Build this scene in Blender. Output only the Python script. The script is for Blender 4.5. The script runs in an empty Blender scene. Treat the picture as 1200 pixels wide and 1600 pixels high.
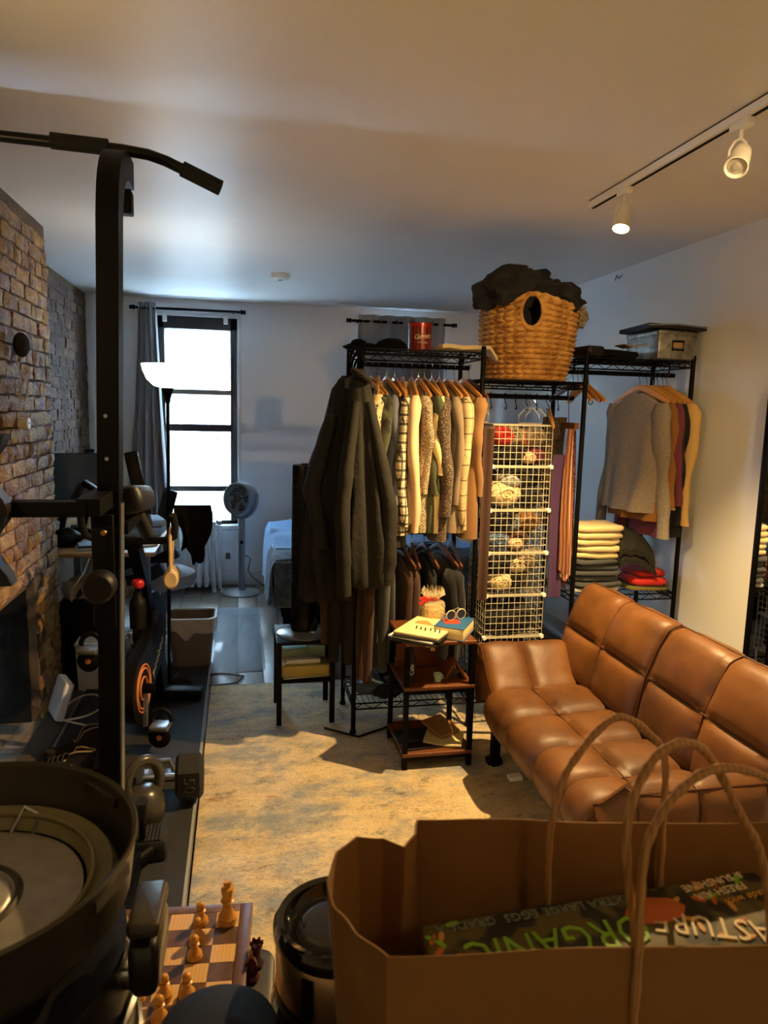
import bpy, math, random
from math import sin, cos, pi, radians, sqrt, atan2, hypot
from mathutils import Vector, Matrix, Euler, noise as mnoise

random.seed(7)
SC = bpy.context.scene
COL = SC.collection

# ------------------------------------------------------------------ camera
CAM_H = 1.55
YAW, PITCH, ROLL, FPX = radians(11.497), radians(8.041), radians(1.45), 1120.0
_d = Vector((sin(YAW)*cos(PITCH), cos(YAW)*cos(PITCH), -sin(PITCH)))
_r0 = Vector((cos(YAW), -sin(YAW), 0)); _u0 = _r0.cross(_d)
_r = _r0*cos(ROLL) + _u0*sin(ROLL); _u = _u0*cos(ROLL) - _r0*sin(ROLL)
cd = bpy.data.cameras.new('camera'); cam = bpy.data.objects.new('camera', cd); COL.objects.link(cam)
cam.matrix_world = Matrix(((_r.x, _u.x, -_d.x, 0), (_r.y, _u.y, -_d.y, 0), (_r.z, _u.z, -_d.z, CAM_H), (0, 0, 0, 1)))
cd.sensor_fit = 'HORIZONTAL'; cd.sensor_width = 36; cd.lens = 36*FPX/1200; cd.clip_start = 0.02; cd.clip_end = 100
SC.camera = cam
cd.dof.use_dof = True; cd.dof.focus_distance = 3.0; cd.dof.aperture_fstop = 16.0

# ------------------------------------------------------------------ sky, view, large lights
wd = bpy.data.worlds.new('overcast_sky'); SC.world = wd; wd.use_nodes = True
_bg = wd.node_tree.nodes['Background']
_bg.inputs[0].default_value = (0.52, 0.76, 1.0, 1); _bg.inputs[1].default_value = 42.0
SC.view_settings.view_transform = 'Standard'; SC.view_settings.look = 'None'
SC.view_settings.gamma = 1.0; SC.view_settings.use_curve_mapping = False
SC.view_settings.exposure = 0.55

def light(name, kind, loc, energy, color, aim=None, size=0.1, **kw):
    l = bpy.data.lights.new(name, kind); l.energy = energy; l.color = color
    o = bpy.data.objects.new(name, l); COL.objects.link(o); o.location = loc
    if aim is not None:
        o.rotation_euler = (Vector(aim) - Vector(loc)).to_track_quat('-Z', 'Y').to_euler()
    if kind == 'AREA': l.size = size
    else: l.shadow_soft_size = size
    for k, v in kw.items():
        if k == 'portal': l.cycles.is_portal = v
        else: setattr(l, k, v)
    return o
WARM = (1.0, 0.66, 0.28)
# a sampling portal in the window opening (guides sky light, emits nothing itself)
_p = light('window_portal', 'AREA', (-0.34, 6.42, 1.41), 1.0, (1, 1, 1), aim=(-0.34, 3.0, 1.41), size=0.62, portal=True)
_p.data.shape = 'RECTANGLE'; _p.data.size_y = 1.70
_p = light('window_portal', 'AREA', (1.385, 6.42, 1.41), 1.0, (1, 1, 1), aim=(1.385, 3.0, 1.41), size=0.62, portal=True)
_p.data.shape = 'RECTANGLE'; _p.data.size_y = 1.70

# ------------------------------------------------------------------ materials
def _nd(nt, t, **kw):
    n = nt.nodes.new(t)
    for k, v in kw.items(): setattr(n, k, v)
    return n
def srgb(c):
    def f(v):
        v /= 255.0
        return v/12.92 if v <= 0.04045 else ((v+0.055)/1.055)**2.4
    return tuple(f(v) for v in c) + (1.0,)
MATS = {}
def M(name, col, rough=0.5, metal=0.0, col2=None, nscale=8.0, ndetail=4.0, ncon=0.25, stretch=(1, 1, 1),
      bump=None, rand=0.0, col3=None, n3scale=2.0, emit=None, trans=0.0, alpha=1.0, ior=1.45, sheen=0.0, coat=0.0,
      spec=0.5, wave=None, rnd_col=None, check=None, dots=None, plaid=None, sss=0.0, coords='Object', rough2=None, thin=0.0):
    """One procedural material. col/col2/col3 are 0-255 sRGB; noise mixes them; rand varies per object."""
    m = bpy.data.materials.new(name); m.use_nodes = True; MATS[name] = m
    nt = m.node_tree; b = nt.nodes['Principled BSDF']; L = nt.links.new
    tc = _nd(nt, 'ShaderNodeTexCoord'); mp = _nd(nt, 'ShaderNodeMapping'); mp.inputs['Scale'].default_value = stretch
    L(tc.outputs[coords], mp.inputs['Vector']); vec = mp.outputs[0]
    info = _nd(nt, 'ShaderNodeObjectInfo')
    if rand or rnd_col:
        add = _nd(nt, 'ShaderNodeVectorMath', operation='ADD'); L(mp.outputs[0], add.inputs[0])
        mul = _nd(nt, 'ShaderNodeMath', operation='MULTIPLY'); L(info.outputs['Random'], mul.inputs[0]); mul.inputs[1].default_value = 37.0
        L(mul.outputs[0], add.inputs[1]); vec = add.outputs[0]
    cur = None
    rgb = _nd(nt, 'ShaderNodeRGB'); rgb.outputs[0].default_value = srgb(col); cur = rgb.outputs[0]
    def mix(fac, a, bcol, mode='MIX'):
        x = _nd(nt, 'ShaderNodeMix', data_type='RGBA', blend_type=mode)
        if hasattr(fac, 'is_linked'): L(fac, x.inputs[0])
        else: x.inputs[0].default_value = fac
        L(a, x.inputs[6])
        if hasattr(bcol, 'is_linked'): L(bcol, x.inputs[7])
        else: x.inputs[7].default_value = srgb(bcol)
        return x.outputs[2]
    def nz(scale, detail, con, v=None):
        n = _nd(nt, 'ShaderNodeTexNoise'); n.inputs['Scale'].default_value = scale; n.inputs['Detail'].default_value = detail
        n.inputs['Roughness'].default_value = 0.65
        L(v or vec, n.inputs['Vector'])
        r = _nd(nt, 'ShaderNodeMapRange'); r.inputs[1].default_value = 0.5-con; r.inputs[2].default_value = 0.5+con
        L(n.outputs['Fac'], r.inputs[0]); return r.outputs[0]
    def mth(op, a, bv):
        x = _nd(nt, 'ShaderNodeMath', operation=op)
        for i, v in enumerate((a, bv)):
            if v is None: continue
            if hasattr(v, 'is_linked'): L(v, x.inputs[i])
            else: x.inputs[i].default_value = v
        return x.outputs[0]
    if rnd_col:                                   # list of colours picked per object
        cr = _nd(nt, 'ShaderNodeValToRGB'); cr.color_ramp.interpolation = 'CONSTANT'
        els = cr.color_ramp.elements
        while len(els) < len(rnd_col): els.new(0.5)
        for i, c in enumerate(rnd_col): els[i].position = i/len(rnd_col); els[i].color = srgb(c)
        L(info.outputs['Random'], cr.inputs[0]); cur = cr.outputs[0]
    nfac = None
    if col2 is not None:
        nfac = nz(nscale, ndetail, ncon); cur = mix(nfac, cur, col2)
    if col3 is not None:
        cur = mix(nz(n3scale, 3.0, 0.12), cur, col3)
    sep = None
    if check or plaid or dots:
        sep = _nd(nt, 'ShaderNodeSeparateXYZ'); L(tc.outputs[coords], sep.inputs[0])
    if plaid:                                     # (scale, width, colour): crossing lines on local X+Y / Z
        s, w, c = plaid
        a = mth('ADD', sep.outputs[0], sep.outputs[1])
        for src in (a, sep.outputs[2]):
            f = mth('FRACT', mth('MULTIPLY', src, s), None)
            cur = mix(mth('MULTIPLY', mth('LESS_THAN', f, w), 0.85), cur, c)
            f = mth('FRACT', mth('MULTIPLY', src, s*2.0), None)
            cur = mix(mth('MULTIPLY', mth('LESS_THAN', f, w*0.3), 0.9), cur, c)
    if dots:                                      # (scale, radius, colour): voronoi flecks
        s, r_, c = dots
        v = _nd(nt, 'ShaderNodeTexVoronoi'); v.inputs['Scale'].default_value = s; L(tc.outputs[coords], v.inputs['Vector'])
        cur = mix(mth('LESS_THAN', v.outputs['Distance'], r_), cur, c)
    if wave:                                      # (scale, distortion, colour, factor)
        w = _nd(nt, 'ShaderNodeTexWave'); w.inputs['Scale'].default_value = wave[0]; w.inputs['Distortion'].default_value = wave[1]
        w.inputs['Detail'].default_value = 3.0; L(vec, w.inputs['Vector'])
        cur = mix(mth('MULTIPLY', w.outputs['Fac'], wave[3]), cur, wave[2])
    if rand:
        h = _nd(nt, 'ShaderNodeHueSaturation')
        rr = _nd(nt, 'ShaderNodeMapRange'); rr.inputs[3].default_value = 1-rand; rr.inputs[4].default_value = 1+rand
        L(info.outputs['Random'], rr.inputs[0]); L(rr.outputs[0], h.inputs['Value']); L(cur, h.inputs['Color']); cur = h.outputs[0]
    L(cur, b.inputs['Base Color'])
    b.inputs['Roughness'].default_value = rough; b.inputs['Metallic'].default_value = metal
    b.inputs['IOR'].default_value = ior; b.inputs['Specular IOR Level'].default_value = spec
    if rough2 is not None and nfac is not None:
        r = _nd(nt, 'ShaderNodeMapRange'); r.inputs[3].default_value = rough; r.inputs[4].default_value = rough2
        L(nfac, r.inputs[0]); L(r.outputs[0], b.inputs['Roughness'])
    if trans: b.inputs['Transmission Weight'].default_value = trans
    if alpha < 1: b.inputs['Alpha'].default_value = alpha
    if sheen: b.inputs['Sheen Weight'].default_value = sheen
    if coat: b.inputs['Coat Weight'].default_value = coat
    if sss: b.inputs['Subsurface Weight'].default_value = sss; b.inputs['Subsurface Radius'].default_value = (.02, .02, .02)
    if emit: b.inputs['Emission Color'].default_value = srgb(emit[0]); b.inputs['Emission Strength'].default_value = emit[1]
    if bump:
        h = nz(bump[0], 4.0, 0.5); bp = _nd(nt, 'ShaderNodeBump'); bp.inputs['Strength'].default_value = bump[1]
        bp.inputs['Distance'].default_value = bump[2] if len(bump) > 2 else 0.01
        L(h, bp.inputs['Height']); L(bp.outputs[0], b.inputs['Normal'])
    return m

# ------------------------------------------------------------------ mesh builder
def rot(ax, a): return Matrix.Rotation(a, 3, ax)
class MB:
    def __init__(s): s.v = []; s.f = []; s.xf = None
    def add(s, vs, fs):
        n = len(s.v); s.v += [Vector(p) for p in vs]; s.f += [tuple(i+n for i in q) for q in fs]; return s
    def box(s, c, d, R=None, taper=1.0):
        c = Vector(c); vs = []
        for z in (-.5, .5):
            k = taper if z > 0 else 1.0
            for x, y in ((-.5, -.5), (.5, -.5), (.5, .5), (-.5, .5)):
                p = Vector((x*d[0]*k, y*d[1]*k, z*d[2]))
                vs.append(c + (R @ p if R is not None else p))
        return s.add(vs, [(3, 2, 1, 0), (4, 5, 6, 7), (0, 1, 5, 4), (1, 2, 6, 5), (2, 3, 7, 6), (3, 0, 4, 7)])
    def rbox(s, c, d, r=0.01, R=None, seg=3):
        """box with rounded vertical edges and softened top and bottom"""
        r = min(r, d[0]*.49, d[1]*.49); e = min(r, d[2]*.3)
        def ring(ins, z):
            o = []
            rr = max(r-ins, 0.0004)
            for k, (sx, sy) in enumerate(((1, 1), (-1, 1), (-1, -1), (1, -1))):
                cx, cy = sx*(d[0]/2-r), sy*(d[1]/2-r)
                for i in range(seg+1):
                    a = k*pi/2 + i/seg*pi/2
                    o.append(Vector((cx+rr*cos(a), cy+rr*sin(a), z)))
            return o
        h = d[2]/2; rings = [ring(e, -h), ring(e*.3, -h+e*.3), ring(0, -h+e), ring(0, h-e), ring(e*.3, h-e*.3), ring(e, h)]
        c = Vector(c)
        return s.loft([[c + (R @ p if R is not None else p) for p in q] for q in rings])
    def loft(s, rings, cap=True, closed=True):
        n = len(rings[0]); vs = [p for q in rings for p in q]; fs = []
        for i in range(len(rings)-1):
            for j in range(n if closed else n-1):
                k = (j+1) % n
                fs.append((i*n+j, i*n+k, (i+1)*n+k, (i+1)*n+j))
        if cap and closed:
            fs.append(tuple(reversed(range(n)))); fs.append(tuple((len(rings)-1)*n+j for j in range(n)))
        return s.add(vs, fs)
    def lathe(s, prof, seg=24, c=(0, 0, 0), R=None, sx=1.0, sy=1.0, cap=True):
        c = Vector(c); rings = []
        for r, z in prof:
            q = []
            for j in range(seg):
                a = 2*pi*j/seg; p = Vector((max(r, 1e-4)*cos(a)*sx, max(r, 1e-4)*sin(a)*sy, z))
                q.append(c + (R @ p if R is not None else p))
            rings.append(q)
        return s.loft(rings, cap)
    def tube(s, pts, r, seg=8, closed=False, flat=1.0, up=None):
        pts = [Vector(p) for p in pts]; n = len(pts)
        rs = r if isinstance(r, (list, tuple)) else [r]*n
        rings = []; prev = None
        for i, p in enumerate(pts):
            if closed: t = pts[(i+1) % n]-pts[i-1]
            else: t = pts[min(i+1, n-1)]-pts[max(i-1, 0)]
            if t.length < 1e-9: t = Vector((0, 0, 1))
            t.normalize()
            if prev is None:
                a = Vector(up) if up else (Vector((0, 0, 1)) if abs(t.z) < .9 else Vector((1, 0, 0)))
            else: a = prev
            nrm = a - t*a.dot(t)
            if nrm.length < 1e-6: nrm = t.orthogonal()
            nrm.normalize(); b = t.cross(nrm); prev = nrm
            rings.append([p + (nrm*cos(2*pi*j/seg)*flat + b*sin(2*pi*j/seg))*rs[i] for j in range(seg)])
        if closed: rings.append(rings[0])
        return s.loft(rings, cap=not closed)
    def bar(s, a, b, w, h, up=(0, 0, 1)):
        """rectangular bar from a to b, w across, h along up"""
        a, b = Vector(a), Vector(b); t = (b-a).normalized(); up = Vector(up)
        if abs(t.dot(up)) > .95: up = Vector((0, 1, 0))
        n = (up - t*up.dot(t)).normalized(); x = t.cross(n)
        q = [(x*sx*w + n*sy*h)*.5 for sx, sy in ((-1, -1), (1, -1), (1, 1), (-1, 1))]
        return s.loft([[a+p for p in q], [b+p for p in q]])
    def sweep_rect(s, pts, w, h, up=(1, 0, 0)):
        """rectangular section swept along points; w along up, h across"""
        pts = [Vector(p) for p in pts]; up = Vector(up); n = len(pts); rings = []
        for i, p in enumerate(pts):
            t = (pts[min(i+1, n-1)]-pts[max(i-1, 0)]).normalized(); x = t.cross(up).normalized()
            rings.append([p + up*sx*w*.5 + x*sy*h*.5 for sx, sy in ((-1, -1), (1, -1), (1, 1), (-1, 1))])
        return s.loft(rings)
    def blob(s, c, r, seg=16, rings=10, amp=0.0, freq=3.0, seed=0, R=None, flatz=0.0):
        c = Vector(c); q = []
        for i in range(rings+1):
            th = pi*i/rings; row = []
            for j in range(seg):
                a = 2*pi*j/seg; u = Vector((sin(th)*cos(a), sin(th)*sin(a), -cos(th)))
                k = 1 + amp*mnoise.noise(u*freq + Vector((seed*3.7, seed*1.3, seed)))
                p = Vector((u.x*r[0]*k, u.y*r[1]*k, u.z*r[2]*k))
                if flatz and p.z < -r[2]*flatz: p.z = -r[2]*flatz
                row.append(c + (R @ p if R is not None else p))
            q.append(row)
        return s.loft(q, cap=False)
    def grid(s, fn, nu, nv, closed_u=False):
        vs = [fn(i/nu, j/nv) for j in range(nv+1) for i in range(nu+1)]; w = nu+1
        return s.add(vs, [(j*w+i, j*w+i+1, (j+1)*w+i+1, (j+1)*w+i) for j in range(nv) for i in range(nu)])
    def slab(s, fn, thick, nu, nv):
        """closed sheet: fn(u,v) gives (top point, normal); underside offset by thick"""
        T = [[fn(i/nu, j/nv) for i in range(nu+1)] for j in range(nv+1)]; w = nu+1; n = w*(nv+1)
        vs = [T[j][i][0] for j in range(nv+1) for i in range(w)] + [Vector(T[j][i][0])-Vector(T[j][i][1])*thick for j in range(nv+1) for i in range(w)]
        fs = []
        for j in range(nv):
            for i in range(nu):
                a, b, c, d = j*w+i, j*w+i+1, (j+1)*w+i+1, (j+1)*w+i
                fs += [(a, b, c, d), (n+d, n+c, n+b, n+a)]
        edge = [i for i in range(w)] + [j*w+nu for j in range(1, nv+1)] + [nv*w+i for i in range(nu-1, -1, -1)] + [j*w for j in range(nv-1, 0, -1)]
        for k in range(len(edge)):
            a, b = edge[k], edge[(k+1) % len(edge)]
            fs.append((b, a, n+a, n+b))
        return s.add(vs, fs)
    def prism(s, poly, axis, t, c=(0, 0, 0)):
        """extrude 2D poly along axis ('x','y','z') by +-t/2"""
        def P(p, k):
            if axis == 'x': return Vector((k, p[0], p[1]))
            if axis == 'y': return Vector((p[0], k, p[1]))
            return Vector((p[0], p[1], k))
        c = Vector(c)
        return s.loft([[c+P(p, -t/2) for p in poly], [c+P(p, t/2) for p in poly]])
    def mesh(s, name, mat, smooth=True, angle=40):
        me = bpy.data.meshes.new(name); me.from_pydata([tuple(p) for p in s.v], [], s.f); me.update()
        import bmesh
        bm = bmesh.new(); bm.from_mesh(me); bmesh.ops.recalc_face_normals(bm, faces=bm.faces); 
        if smooth:
            ca = radians(angle)
            for fc in bm.faces: fc.smooth = True
            for e in bm.edges:
                if len(e.link_faces) == 2 and e.calc_face_angle(0) > ca: e.smooth = False
        bm.to_mesh(me); bm.free()
        if mat is not None: me.materials.append(MATS[mat] if isinstance(mat, str) else mat)
        return me
    def build(s, name, mat, parent=None, smooth=True, angle=40, label=None, loc=None, rz=None):
        o = bpy.data.objects.new(name, s.mesh(name, mat, smooth, angle)); COL.objects.link(o)
        if parent is not None: o.parent = parent
        if label: o['label'] = label
        if loc is not None: o.location = loc
        if rz is not None: o.rotation_euler = (0, 0, rz)
        return o

def tag(o, label, cat, group=None, kind=None):
    o['label'] = label; o['category'] = cat
    if group: o['group'] = group
    if kind: o['kind'] = kind
    return o
def thing(name, label, cat, loc=(0, 0, 0), rz=0.0, group=None, rx=0.0, ry=0.0):
    o = bpy.data.objects.new(name, None); COL.objects.link(o); o.empty_display_size = .1
    o.location = loc; o.rotation_euler = (rx, ry, rz)
    return tag(o, label, cat, group)
def copy_tree(o, parent=None):
    c = o.copy(); COL.objects.link(c)
    c.parent = parent
    for ch in list(o.children): copy_tree(ch, c)
    return c
def link_copy(o, parent=None, loc=None, rz=None):
    c = o.copy(); COL.objects.link(c); c.parent = parent
    if loc is not None: c.location = loc
    if rz is not None: c.rotation_euler = (c.rotation_euler[0], c.rotation_euler[1], rz)
    return c
def structure(o): o['kind'] = 'structure'; return o
def N3(p, f=1.0, s=0.0): return mnoise.noise(Vector(p)*f + Vector((s*7.1, s*3.3, s*1.7)))
def text(name, body, size, mat, parent, loc, rotm, ext=0.0004, align='CENTER', shear=0.0, sx=1.0):
    """lettering as a real mesh"""
    c = bpy.data.curves.new(name, 'FONT'); c.body = body; c.size = size; c.extrude = ext
    c.align_x = align; c.align_y = 'CENTER'; c.shear = shear; c.resolution_u = 2
    tmp = bpy.data.objects.new(name+'_curve', c); me = bpy.data.meshes.new_from_object(tmp)
    bpy.data.objects.remove(tmp); bpy.data.curves.remove(c)
    me.materials.clear(); me.materials.append(MATS[mat])
    o = bpy.data.objects.new(name, me); COL.objects.link(o)
    o.parent = parent; o.location = loc; o.rotation_euler = rotm; o.scale = (sx, 1, 1)
    return o
# ------------------------------------------------------------------ the room
H, YB, XR, XL, XC, YC = 2.42, 6.30, 2.24, -1.20, -0.95, 4.03
YF = -1.6
M('plaster', (226, 228, 229), .62, bump=(14, .08), col2=(218, 221, 223), nscale=2.5, coords='Generated')
M('ceiling_paint', (234, 232, 228), .40, bump=(1.6, .22, .03), col2=(226, 224, 220), nscale=1.5, spec=.30, coords='Object')
M('mortar', (74, 60, 48), .95, bump=(60, .8), col2=(112, 88, 58), nscale=14)
M('brick', (112, 82, 62), .8, rnd_col=[(150, 106, 76), (172, 122, 78), (164, 122, 110), (128, 92, 70), (182, 132, 86), (172, 130, 120), (140, 98, 74)],
  rand=.14, col2=(92, 62, 44), nscale=22, ncon=.22, bump=(55, 1.0, .02), col3=(184, 146, 76), n3scale=9, spec=.35, rough2=.5)
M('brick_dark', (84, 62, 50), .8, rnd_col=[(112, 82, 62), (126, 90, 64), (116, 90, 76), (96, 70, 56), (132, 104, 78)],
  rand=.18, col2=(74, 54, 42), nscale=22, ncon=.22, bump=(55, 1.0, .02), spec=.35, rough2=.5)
M('soot', (9, 8, 7), .95, bump=(30, .6), col2=(20, 15, 11), nscale=6)
M('plank', (116, 106, 94), .42, rnd_col=[(118, 107, 94), (132, 120, 104), (104, 96, 88), (124, 112, 94), (112, 103, 95)], rand=.08,
  col2=(92, 82, 70), nscale=6, stretch=(9, .6, 9), bump=(30, .12), spec=.45)
M('subfloor', (48, 40, 32), .9)
M('hearth_stone', (58, 54, 50), .75, bump=(12, .4), col2=(78, 66, 54), nscale=4)
M('white_trim', (206, 208, 208), .4)
M('frame_dark', (46, 42, 40), .45)
M('frame_grey', (112, 104, 98), .5)
M('glass', (255, 255, 255), .0, trans=1.0, ior=1.0, spec=.15)
M('white_plastic', (226, 224, 216), .4)
M('facade', (170, 168, 165), .9, coords='Object')
M('facade_window', (48, 58, 70), .6)
M('facade_trim', (70, 74, 78), .8)

# floor: slab with planks laid along the room
fl = structure(MB().box((.52, 2.35, -.06), (3.6, 8.1, .1)).build('floor', 'subfloor', smooth=False))
pw, pl = .148, 1.22
plank_mesh = MB().rbox((0, 0, 0), (pw-.003, pl-.003, .012), .0015, seg=1).mesh('plank', 'plank')
k = 0
for i in range(24):
    x = XL + pw*(i+.5)
    if x > XR: break
    y = 1.4 - (i*.47 % 1.0)*pl
    while y < YB:
        a, b2 = y, y+pl
        if b2 > YB:
            if YB - a < .12: break
        hidden = x > -.05 and b2 < 3.9 and x < 1.9
        if not hidden:
            o = bpy.data.objects.new('plank', plank_mesh); COL.objects.link(o); o.parent = fl
            ln = min(b2, YB)-a
            o.location = (x, a+ln/2, -.006); o.scale = (1, ln/pl, 1)
        y += pl
# hearth slab in front of the fireplace
ha = structure(MB().rbox((-.895, 3.2, .004), (.11, 1.5, .012), .002).build('floor_hearth', 'hearth_stone'))

# ceiling
structure(MB().box((.52, 2.35, H+.05), (3.6, 8.1, .1)).build('ceiling', 'ceiling_paint', smooth=False))
# back wall with the window opening
WX0, WX1, WZ0, WZ1 = -.665, -.015, .535, 2.285
wb = MB()
T = .24; yc = YB+T/2
wb.box(((XL-.1+WX0)/2, yc, H/2), (WX0-XL+.1, T, H)); WX2, WX3 = 1.06, 1.71
wb.box(((WX1+WX2)/2, yc, H/2), (WX2-WX1, T, H)); wb.box(((WX3+XR+.1)/2, yc, H/2), (XR+.1-WX3, T, H))
for a_, b_ in ((WX0, WX1), (WX2, WX3)):
    wb.box(((a_+b_)/2, yc, WZ0/2), (b_-a_, T, WZ0)); wb.box(((a_+b_)/2, yc, (WZ1+H)/2), (b_-a_, T, H-WZ1))
structure(wb.build('wall_back', 'plaster', smooth=False))
structure(MB().box((XR+.05, 2.35, H/2), (.1, 8.1, H)).build('wall_right', 'plaster', smooth=False))
structure(MB().box((.52, YF-.05, H/2), (3.6, .1, H)).build('wall_front', 'plaster', smooth=False))
structure(MB().box((XL-.06, .35, H/2), (.1, 3.9, H)).build('wall_left', 'plaster', smooth=False))
structure(MB().rbox((.9, YB-.011, .06), (2.6, .018, .12), .004).build('baseboard_back', 'white_trim'))
structure(MB().rbox((XR-.009, 4.2, .06), (.018, 4.1, .12), .004).build('baseboard_right', 'white_trim'))

# brick walls: a mortar body carrying single bricks
CH = .0715
def brick_variant(seed, mat, L=.2):
    mb = MB(); rnd = random.Random(seed); nx, nz = 3, 2
    hx, hz, t = L/2-.006, CH/2-.005, .016
    front = [[Vector((t*(.55+.6*rnd.random()) if 0 < i < nx and 0 < j < nz else t*(.15+.55*rnd.random()),
              -hx+2*hx*i/nx+rnd.uniform(-.005, .005), -hz+2*hz*j/nz+rnd.uniform(-.004, .004))) for i in range(nx+1)] for j in range(nz+1)]
    vs = [p for r in front for p in r]; w = nx+1
    fs = [(j*w+i, j*w+i+1, (j+1)*w+i+1, (j+1)*w+i) for j in range(nz) for i in range(nx)]
    edge = [0, 1, 2, 3, 7, 11, 10, 9, 8, 4]; n = len(vs)
    vs += [Vector((-.02, vs[e].y*1.02, vs[e].z*1.04)) for e in edge]
    for k in range(len(edge)):
        q = (k+1) % len(edge); fs.append((edge[q], edge[k], n+k, n+q))
    fs.append(tuple(n+k for k in range(len(edge))))
    return mb.add(vs, fs).mesh('brick', mat, True, 30)
def lay(parent, mat, x, y0, y1, skip, limit, order, seed):
    rnd = random.Random(seed)
    full = [brick_variant(seed*10+i, mat) for i in range(6)]
    cells = []
    for r in range(int(H/CH)):
        z = (r+.5)*CH + .004
        ln = .206 if r % 6 else .108
        y = y1 - (ln*.5 if r % 2 else 0)
        first = True
        if r % 2:
            cells.append((y1-ln*.25-.002, z, ln*.5/.206))
        while y > y0+.02:
            a = max(y-ln, y0)
            if y-a > .04: cells.append(((y+a)/2, z, (y-a)/.206))
            y -= ln
    cells = [c for c in cells if not skip(c[0], c[1])]
    cells.sort(key=order)
    for c in cells[:limit]:
        o = bpy.data.objects.new('brick', rnd.choice(full)); COL.objects.link(o); o.parent = parent
        o.location = (x + rnd.uniform(-.004, .004), c[0], c[1]); o.scale = (rnd.uniform(.8, 1.25), c[2], 1)
    rest = cells[limit:]
    if rest:
        mb = MB()
        for c in rest:
            me = rnd.choice(full); dx = rnd.uniform(-.004, .004)
            mb.add([(x+dx+v.co.x, c[0]+v.co.y*c[2], c[1]+v.co.z) for v in me.vertices], [tuple(p.vertices) for p in me.polygons])
        o = mb.build('brick_courses', mat, parent); o['kind'] = 'stuff'
# chimney breast with the fireplace opening
OY0, OY1, OZ = 2.72, 3.60, .70
CY0 = 2.32
cb = MB()
xb = XL-.06
def cbox(x0, x1, y0, y1, z0, z1): cb.box(((x0+x1)/2, (y0+y1)/2, (z0+z1)/2), (x1-x0, y1-y0, z1-z0))
xm = XC-.012
cbox(xb, xm, CY0, OY0, 0, H); cbox(xb, xm, OY1, YC, 0, H); cbox(xb, xm, OY0, OY1, OZ, H)
chim = structure(cb.build('wall_chimney', 'mortar', smooth=False))
fb = structure(MB().box((xb-.12, (OY0+OY1)/2, .36), (.2, .9, .74)).build('wall_firebox', 'soot', smooth=False))
for y_ in (OY0+.006, OY1-.006): MB().box(((xb+XC-.05)/2, y_, .351), (XC-.05-xb, .012, .70)).build('side_lining', 'soot', fb, smooth=False)
MB().box(((xb+XC-.05)/2, (OY0+OY1)/2, OZ-.006), (XC-.05-xb, OY1-OY0-.02, .012)).build('top_lining', 'soot', fb, smooth=False)
lay(chim, 'brick', xm, CY0, YC, lambda y, z: OY0-.02 < y < OY1+.02 and z < OZ+.02, 300, lambda c: -c[0], 3)
wl = structure(MB().box((XL-.06, (YC+YB)/2+.05, H/2), (.1, YB-YC+.3, H)).build('wall_recess', 'mortar', smooth=False))
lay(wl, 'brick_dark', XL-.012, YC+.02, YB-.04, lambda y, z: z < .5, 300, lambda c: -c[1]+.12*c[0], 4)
structure(MB().rbox((XL+.02, YB-.03, H/2), (.05, .05, H-.01), .006).build('trim_1', 'white_trim'))

# windows
yw = YB+.10
def window(name, label, ox):
    win = thing(name, label, 'window', (ox, 0, 0)); win['kind'] = 'structure'
    for nm, c, d, mt in (('window_frame', (WX0+.028, yw, 1.41), (.056, .12, 1.75), 'frame_dark'), ('window_frame', (WX1-.03, yw, 1.41), (.06, .12, 1.75), 'frame_dark'),
                     ('window_frame', (-.34, yw, 2.235), (.65, .12, .1), 'frame_dark'), ('window_frame', (-.34, yw, .55), (.65, .12, .035), 'frame_dark'),
                     ('sash_rail', (-.34, yw+.02, 1.668), (.545, .05, .042), 'frame_grey'), ('sash_rail', (-.34, yw-.01, 1.365), (.545, .05, .062), 'frame_dark'),
                     ('sash_rail', (-.34, yw-.01, .842), (.545, .05, .045), 'frame_dark')):
        MB().rbox(c, d, .004, seg=2).build(nm, mt, win)
    for z0, z1, y in ((.57, .82, yw), (.865, 1.335, yw), (1.397, 1.647, yw+.02), (1.69, 2.185, yw+.02)):
        MB().box((-.34, y, (z0+z1)/2), (.54, .004, z1-z0)).build('pane', 'glass', win, smooth=False)
    MB().rbox((-.34, YB-.005, .515), (.74, .06, .036), .008).build('window_sill', 'white_trim', win)
    MB().rbox((-.34, YB-.01, .44), (.68, .02, .10), .004).build('apron', 'white_trim', win)
    for sx in (WX0-.022, WX1+.014): MB().rbox((sx, YB-.004, 1.41), (.03, .012, 1.78), .003).build('casing', 'white_trim', win)
    MB().rbox((-.34, YB-.004, 2.305), (.70, .012, .035), .003).build('casing', 'white_trim', win)
    for x in (-.60, -.11): MB().rbox((x, YB-.012, 2.262), (.035, .03, .06), .004).build('blind_bracket', 'white_plastic', win)
window('window_1', 'tall dark framed sash window with bright daylight behind', 0)
window('window_2', 'second sash window covered by the grey curtain', 1.725)

# neighbour's building opposite, and an unseen bounce ground below it
nb = thing('apartment_building', 'pale cream brick apartment building seen through the sash window', 'building', (0, 12.5, 0)); 
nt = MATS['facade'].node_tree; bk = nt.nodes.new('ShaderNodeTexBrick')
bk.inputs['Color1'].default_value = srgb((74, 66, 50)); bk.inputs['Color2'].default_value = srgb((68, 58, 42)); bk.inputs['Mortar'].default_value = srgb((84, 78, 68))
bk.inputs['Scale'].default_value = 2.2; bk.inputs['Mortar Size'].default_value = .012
tcn = [n for n in nt.nodes if n.type == 'TEX_COORD'][0]; mpn = nt.nodes.new('ShaderNodeMapping'); mpn.inputs['Rotation'].default_value = (pi/2, 0, 0)
nt.links.new(tcn.outputs['Object'], mpn.inputs[0]); nt.links.new(mpn.outputs[0], bk.inputs['Vector']); nt.links.new(bk.outputs[0], nt.nodes['Principled BSDF'].inputs['Base Color'])
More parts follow.
